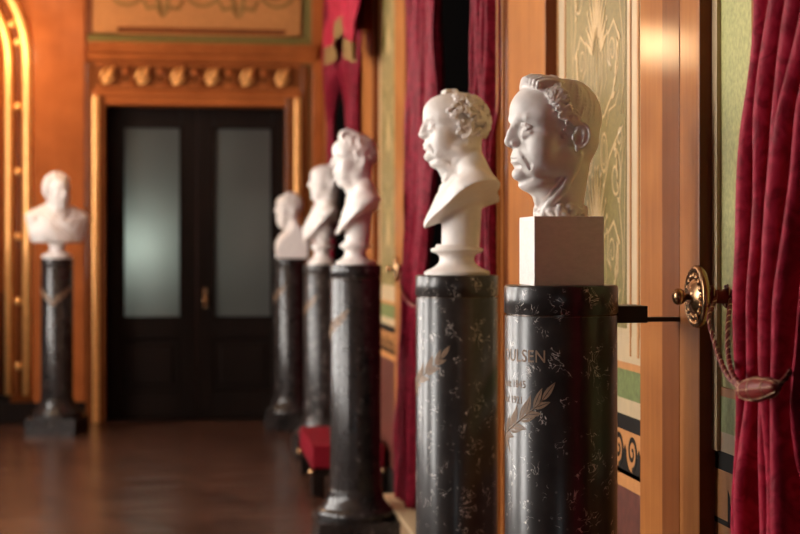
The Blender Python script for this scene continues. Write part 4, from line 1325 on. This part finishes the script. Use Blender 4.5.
def rope(e, pts, r, nm='cord', strands=True):
    """smooth twisted cord through pts"""
    P = [Vector(p) for p in pts]; out = []
    for i in range(len(P) - 1):
        p0, p1_, p2_, p3_ = P[max(i - 1, 0)], P[i], P[i + 1], P[min(i + 2, len(P) - 1)]
        n_ = max(4, int((p2_ - p1_).length / .003))
        for k in range(n_):
            t = k / n_
            out.append(.5 * ((2 * p1_) + (p2_ - p0) * t + (2 * p0 - 5 * p1_ + 4 * p2_ - p3_) * t * t + (3 * p1_ - p0 - 3 * p2_ + p3_) * t ** 3))
    out.append(P[-1])
    length = 0; ph = [0]
    for i in range(1, len(out)):
        length += (out[i] - out[i - 1]).length; ph.append(length)
    def strand(off):
        res = []; prev = Vector((.3, .2, .93))
        for i, p in enumerate(out):
            t = (out[min(i + 1, len(out) - 1)] - out[max(i - 1, 0)]).normalized()
            a = (prev - t * prev.dot(t)).normalized(); prev = a; b = t.cross(a)
            an = off + ph[i] / (r * 5.2) * 2 * pi * .55
            res.append(p + (a * cos(an) + b * sin(an)) * r * .52)
        return res
    m = MB(); m.tube(strand(0), r * .55, 8); m.tube(strand(2.1), r * .55, 8); cr_ = m.build(nm, M['cordred'], e)
    m = MB(); m.tube(strand(4.2), r * .27, 6); m.build('gold_strand', M['cordgold'], cr_)

# near tieback
Yt = 3.05
def W(px, py, X): 
    Y = Y_at(px, X); return (X, Y, z_at(py, X, Y))
et = tag(empty('curtain_tieback', (0, 0, 0)), 'red and gold twisted cord with a netted wooden bead gathering the nearest curtain', 'tieback')
rodz = z_at(296.5, 1.1, Yh)
xs1, xs2 = X_at(712, Yh), X_at(727, Yh)
def ring(x, r_=.021): return [(x, Yh + r_ * cos(a), rodz + r_ * sin(a)) for a in [-1.4 + k * .7 for k in range(8)]]
rope(et, ring(xs1) + [W(709, 318, 1.03), W(716, 347, 1.0), W(725, 371, .955), W(738, 386, .925), W(746, 389, .915)], .0048, 'cord')
rope(et, ring(xs2) + [W(728, 325, 1.05), W(728, 350, 1.01), W(731, 370, .96), W(738, 382, .925), W(748, 387, .915)], .0048, 'cord')
A = Vector(W(740, 391, .918)); B = Vector(W(777, 387, .925))
rope(et, [tuple(B), W(786, 378, .955), W(791, 370, 1.0), W(793, 372, 1.06), W(780, 380, 1.13), W(758, 384, 1.13), W(742, 384, 1.09)], .0048, 'cord')
# bead
ax_ = (B - A); Lb = ax_.length; ax_.normalize()
sd = ax_.cross(Vector((0, 0, 1))).normalized(); up_ = sd.cross(ax_)
bp_ = [(.007, 0), (.0115, .04), (.0160, .2), (.0190, .38), (.0200, .5), (.0190, .62), (.0155, .8), (.010, .96), (.006, 1)]
m = MB(); nb = 28; vs = []; 
for r_, t in bp_:
    for k in range(nb):
        a = 2 * pi * k / nb; vs.append(A + ax_ * (Lb * t) + (sd * cos(a) + up_ * sin(a)) * r_)
fs = [(j * nb + k, j * nb + (k + 1) % nb, (j + 1) * nb + (k + 1) % nb, (j + 1) * nb + k) for j in range(len(bp_) - 1) for k in range(nb)]
fs += [tuple(range(nb)), tuple((len(bp_) - 1) * nb + k for k in range(nb))]
m.add(vs, fs, True); bd_ = m.build('bead', M['bead'], et)
m = MB()
for k in range(6):
    a = 2 * pi * k / 6
    m.tube([A + ax_ * (Lb * t) + (sd * cos(a) + up_ * sin(a)) * (r_ + .0004) for r_, t in bp_], .00055, 6)
for t_, rr_ in ((.2, .0166), (.5, .0206), (.8, .0161)):
    m.tube([A + ax_ * (Lb * t_) + (sd * cos(a) + up_ * sin(a)) * rr_ for a in [2 * pi * k / 30 for k in range(30)]], .0006, 6, close=True)
m.build('gold_netting', M['cordgold'], bd_)

# second tieback, round the middle curtain
et2 = tag(empty('curtain_tieback', (0, 0, 0)), 'dark cord slung from the far brass holdback round the middle curtain', 'tieback')
rz2 = z_at(269, 1.1, Yh2); x2 = X_at(400, Yh2)
rope(et2, [(x2, Yh2 + .02, rz2), (x2, Yh2, rz2 + .02), (x2 + .0, Yh2 - .02, rz2 - .02), W(401, 285, 1.03), W(405, 297, 1.0), W(411, 304, .98), W(418, 306, .985), W(423, 304, 1.0), W(425, 301, 1.06), W(416, 301, 1.12)], .008, 'cord')

# ================================================================== RED BENCH
bx0, bx1, by0, by1 = .70, 1.10, 8.84, 9.80
bx0 = X_at(312, 8.84)
eb = tag(empty('upholstered_bench', ((bx0 + bx1) / 2, (by0 + by1) / 2, 0)), 'low red upholstered bench with dark legs behind the third column', 'bench')
w2, l2 = (bx1 - bx0) / 2, (by1 - by0) / 2
MB().box(-w2, w2, -l2, l2, .155, .285).build('cushion', M['red_leather'], eb, bevel=.012)
MB().box(-w2 + .02, w2 - .02, -l2 + .02, l2 - .02, .115, .156).build('bench_frame', M['door'], eb)
for sx in (-1, 1):
    for sy in (-1, 1):
        lg_ = MB().box(sx * (w2 - .07), sx * (w2 - .0), sy * (l2 - .09), sy * (l2 - .0), .0, .12).build('leg', M['door'], eb, bevel=.008)
        MB().ball((sx * (w2 - .0) , sy * (l2 - .04), .135), (.022, .03, .022)).build('brass_mount', M['brass'], lg_)

# ================================================================== LIGHTS
def area(name, loc, rot, sx, sy, power, col):
    l = bpy.data.lights.new(name, 'AREA'); l.shape = 'RECTANGLE'; l.size = sx; l.size_y = sy; l.energy = power; l.color = col
    o = bpy.data.objects.new(name, l); COL.objects.link(o); o.location = loc; o.rotation_euler = rot
    return o
def point(name, loc, power, col, r=.08):
    l = bpy.data.lights.new(name, 'POINT'); l.energy = power; l.color = col; l.shadow_soft_size = r
    o = bpy.data.objects.new(name, l); COL.objects.link(o); o.location = loc
    return o
WARM = (1.0, .62, .30)
point('sconce_lamp_light', (-1.36, 12.0, 2.98), 32, WARM, .12)
point('corridor_light', (X_at(138, YF + .50), YF + .50, z_at(246, -.4, YF + .50)), 14, (.93, 1.0, .95), .07)
point('arch_lamp_light', (xc + .52, YF - .22, zsp + .12), 30, (1.0, .70, .38), .15)
for i, y in enumerate((7.0, 10.5)):
    point('far_fill_light', (-1.2, y, 3.8), 13, (1.0, .68, .40), .25)  # added fill that warms the far wall

wd = bpy.data.worlds.new('w'); bpy.context.scene.world = wd; wd.use_nodes = True
wd.node_tree.nodes['Background'].inputs[0].default_value = (.02, .018, .016, 1)
wd.node_tree.nodes['Background'].inputs[1].default_value = 1.0

# ================================================================== CAMERA
cd = bpy.data.cameras.new('camera'); cam = bpy.data.objects.new('camera', cd); COL.objects.link(cam)
cam.location = (0, 0, ZC); cam.rotation_euler = (radians(90), 0, -TH)
cd.sensor_width = 36; cd.lens = 36 * F / 800
cd.shift_y = -19.0 / 800
cd.clip_start = .05
cd.dof.use_dof = True; cd.dof.focus_distance = depth(*p5) - .03
cd.dof.aperture_fstop = (cd.lens / 1000) / .019
sc = bpy.context.scene
sc.camera = cam
sc.view_settings.view_transform = 'Standard'; sc.view_settings.look = 'None'
sc.view_settings.exposure = -0.12; sc.view_settings.gamma = 1.0; sc.view_settings.use_curve_mapping = False
sc.cycles.max_bounces = 8
sc.cycles.use_denoising = True
sc.cycles.sample_clamp_indirect = 6.0
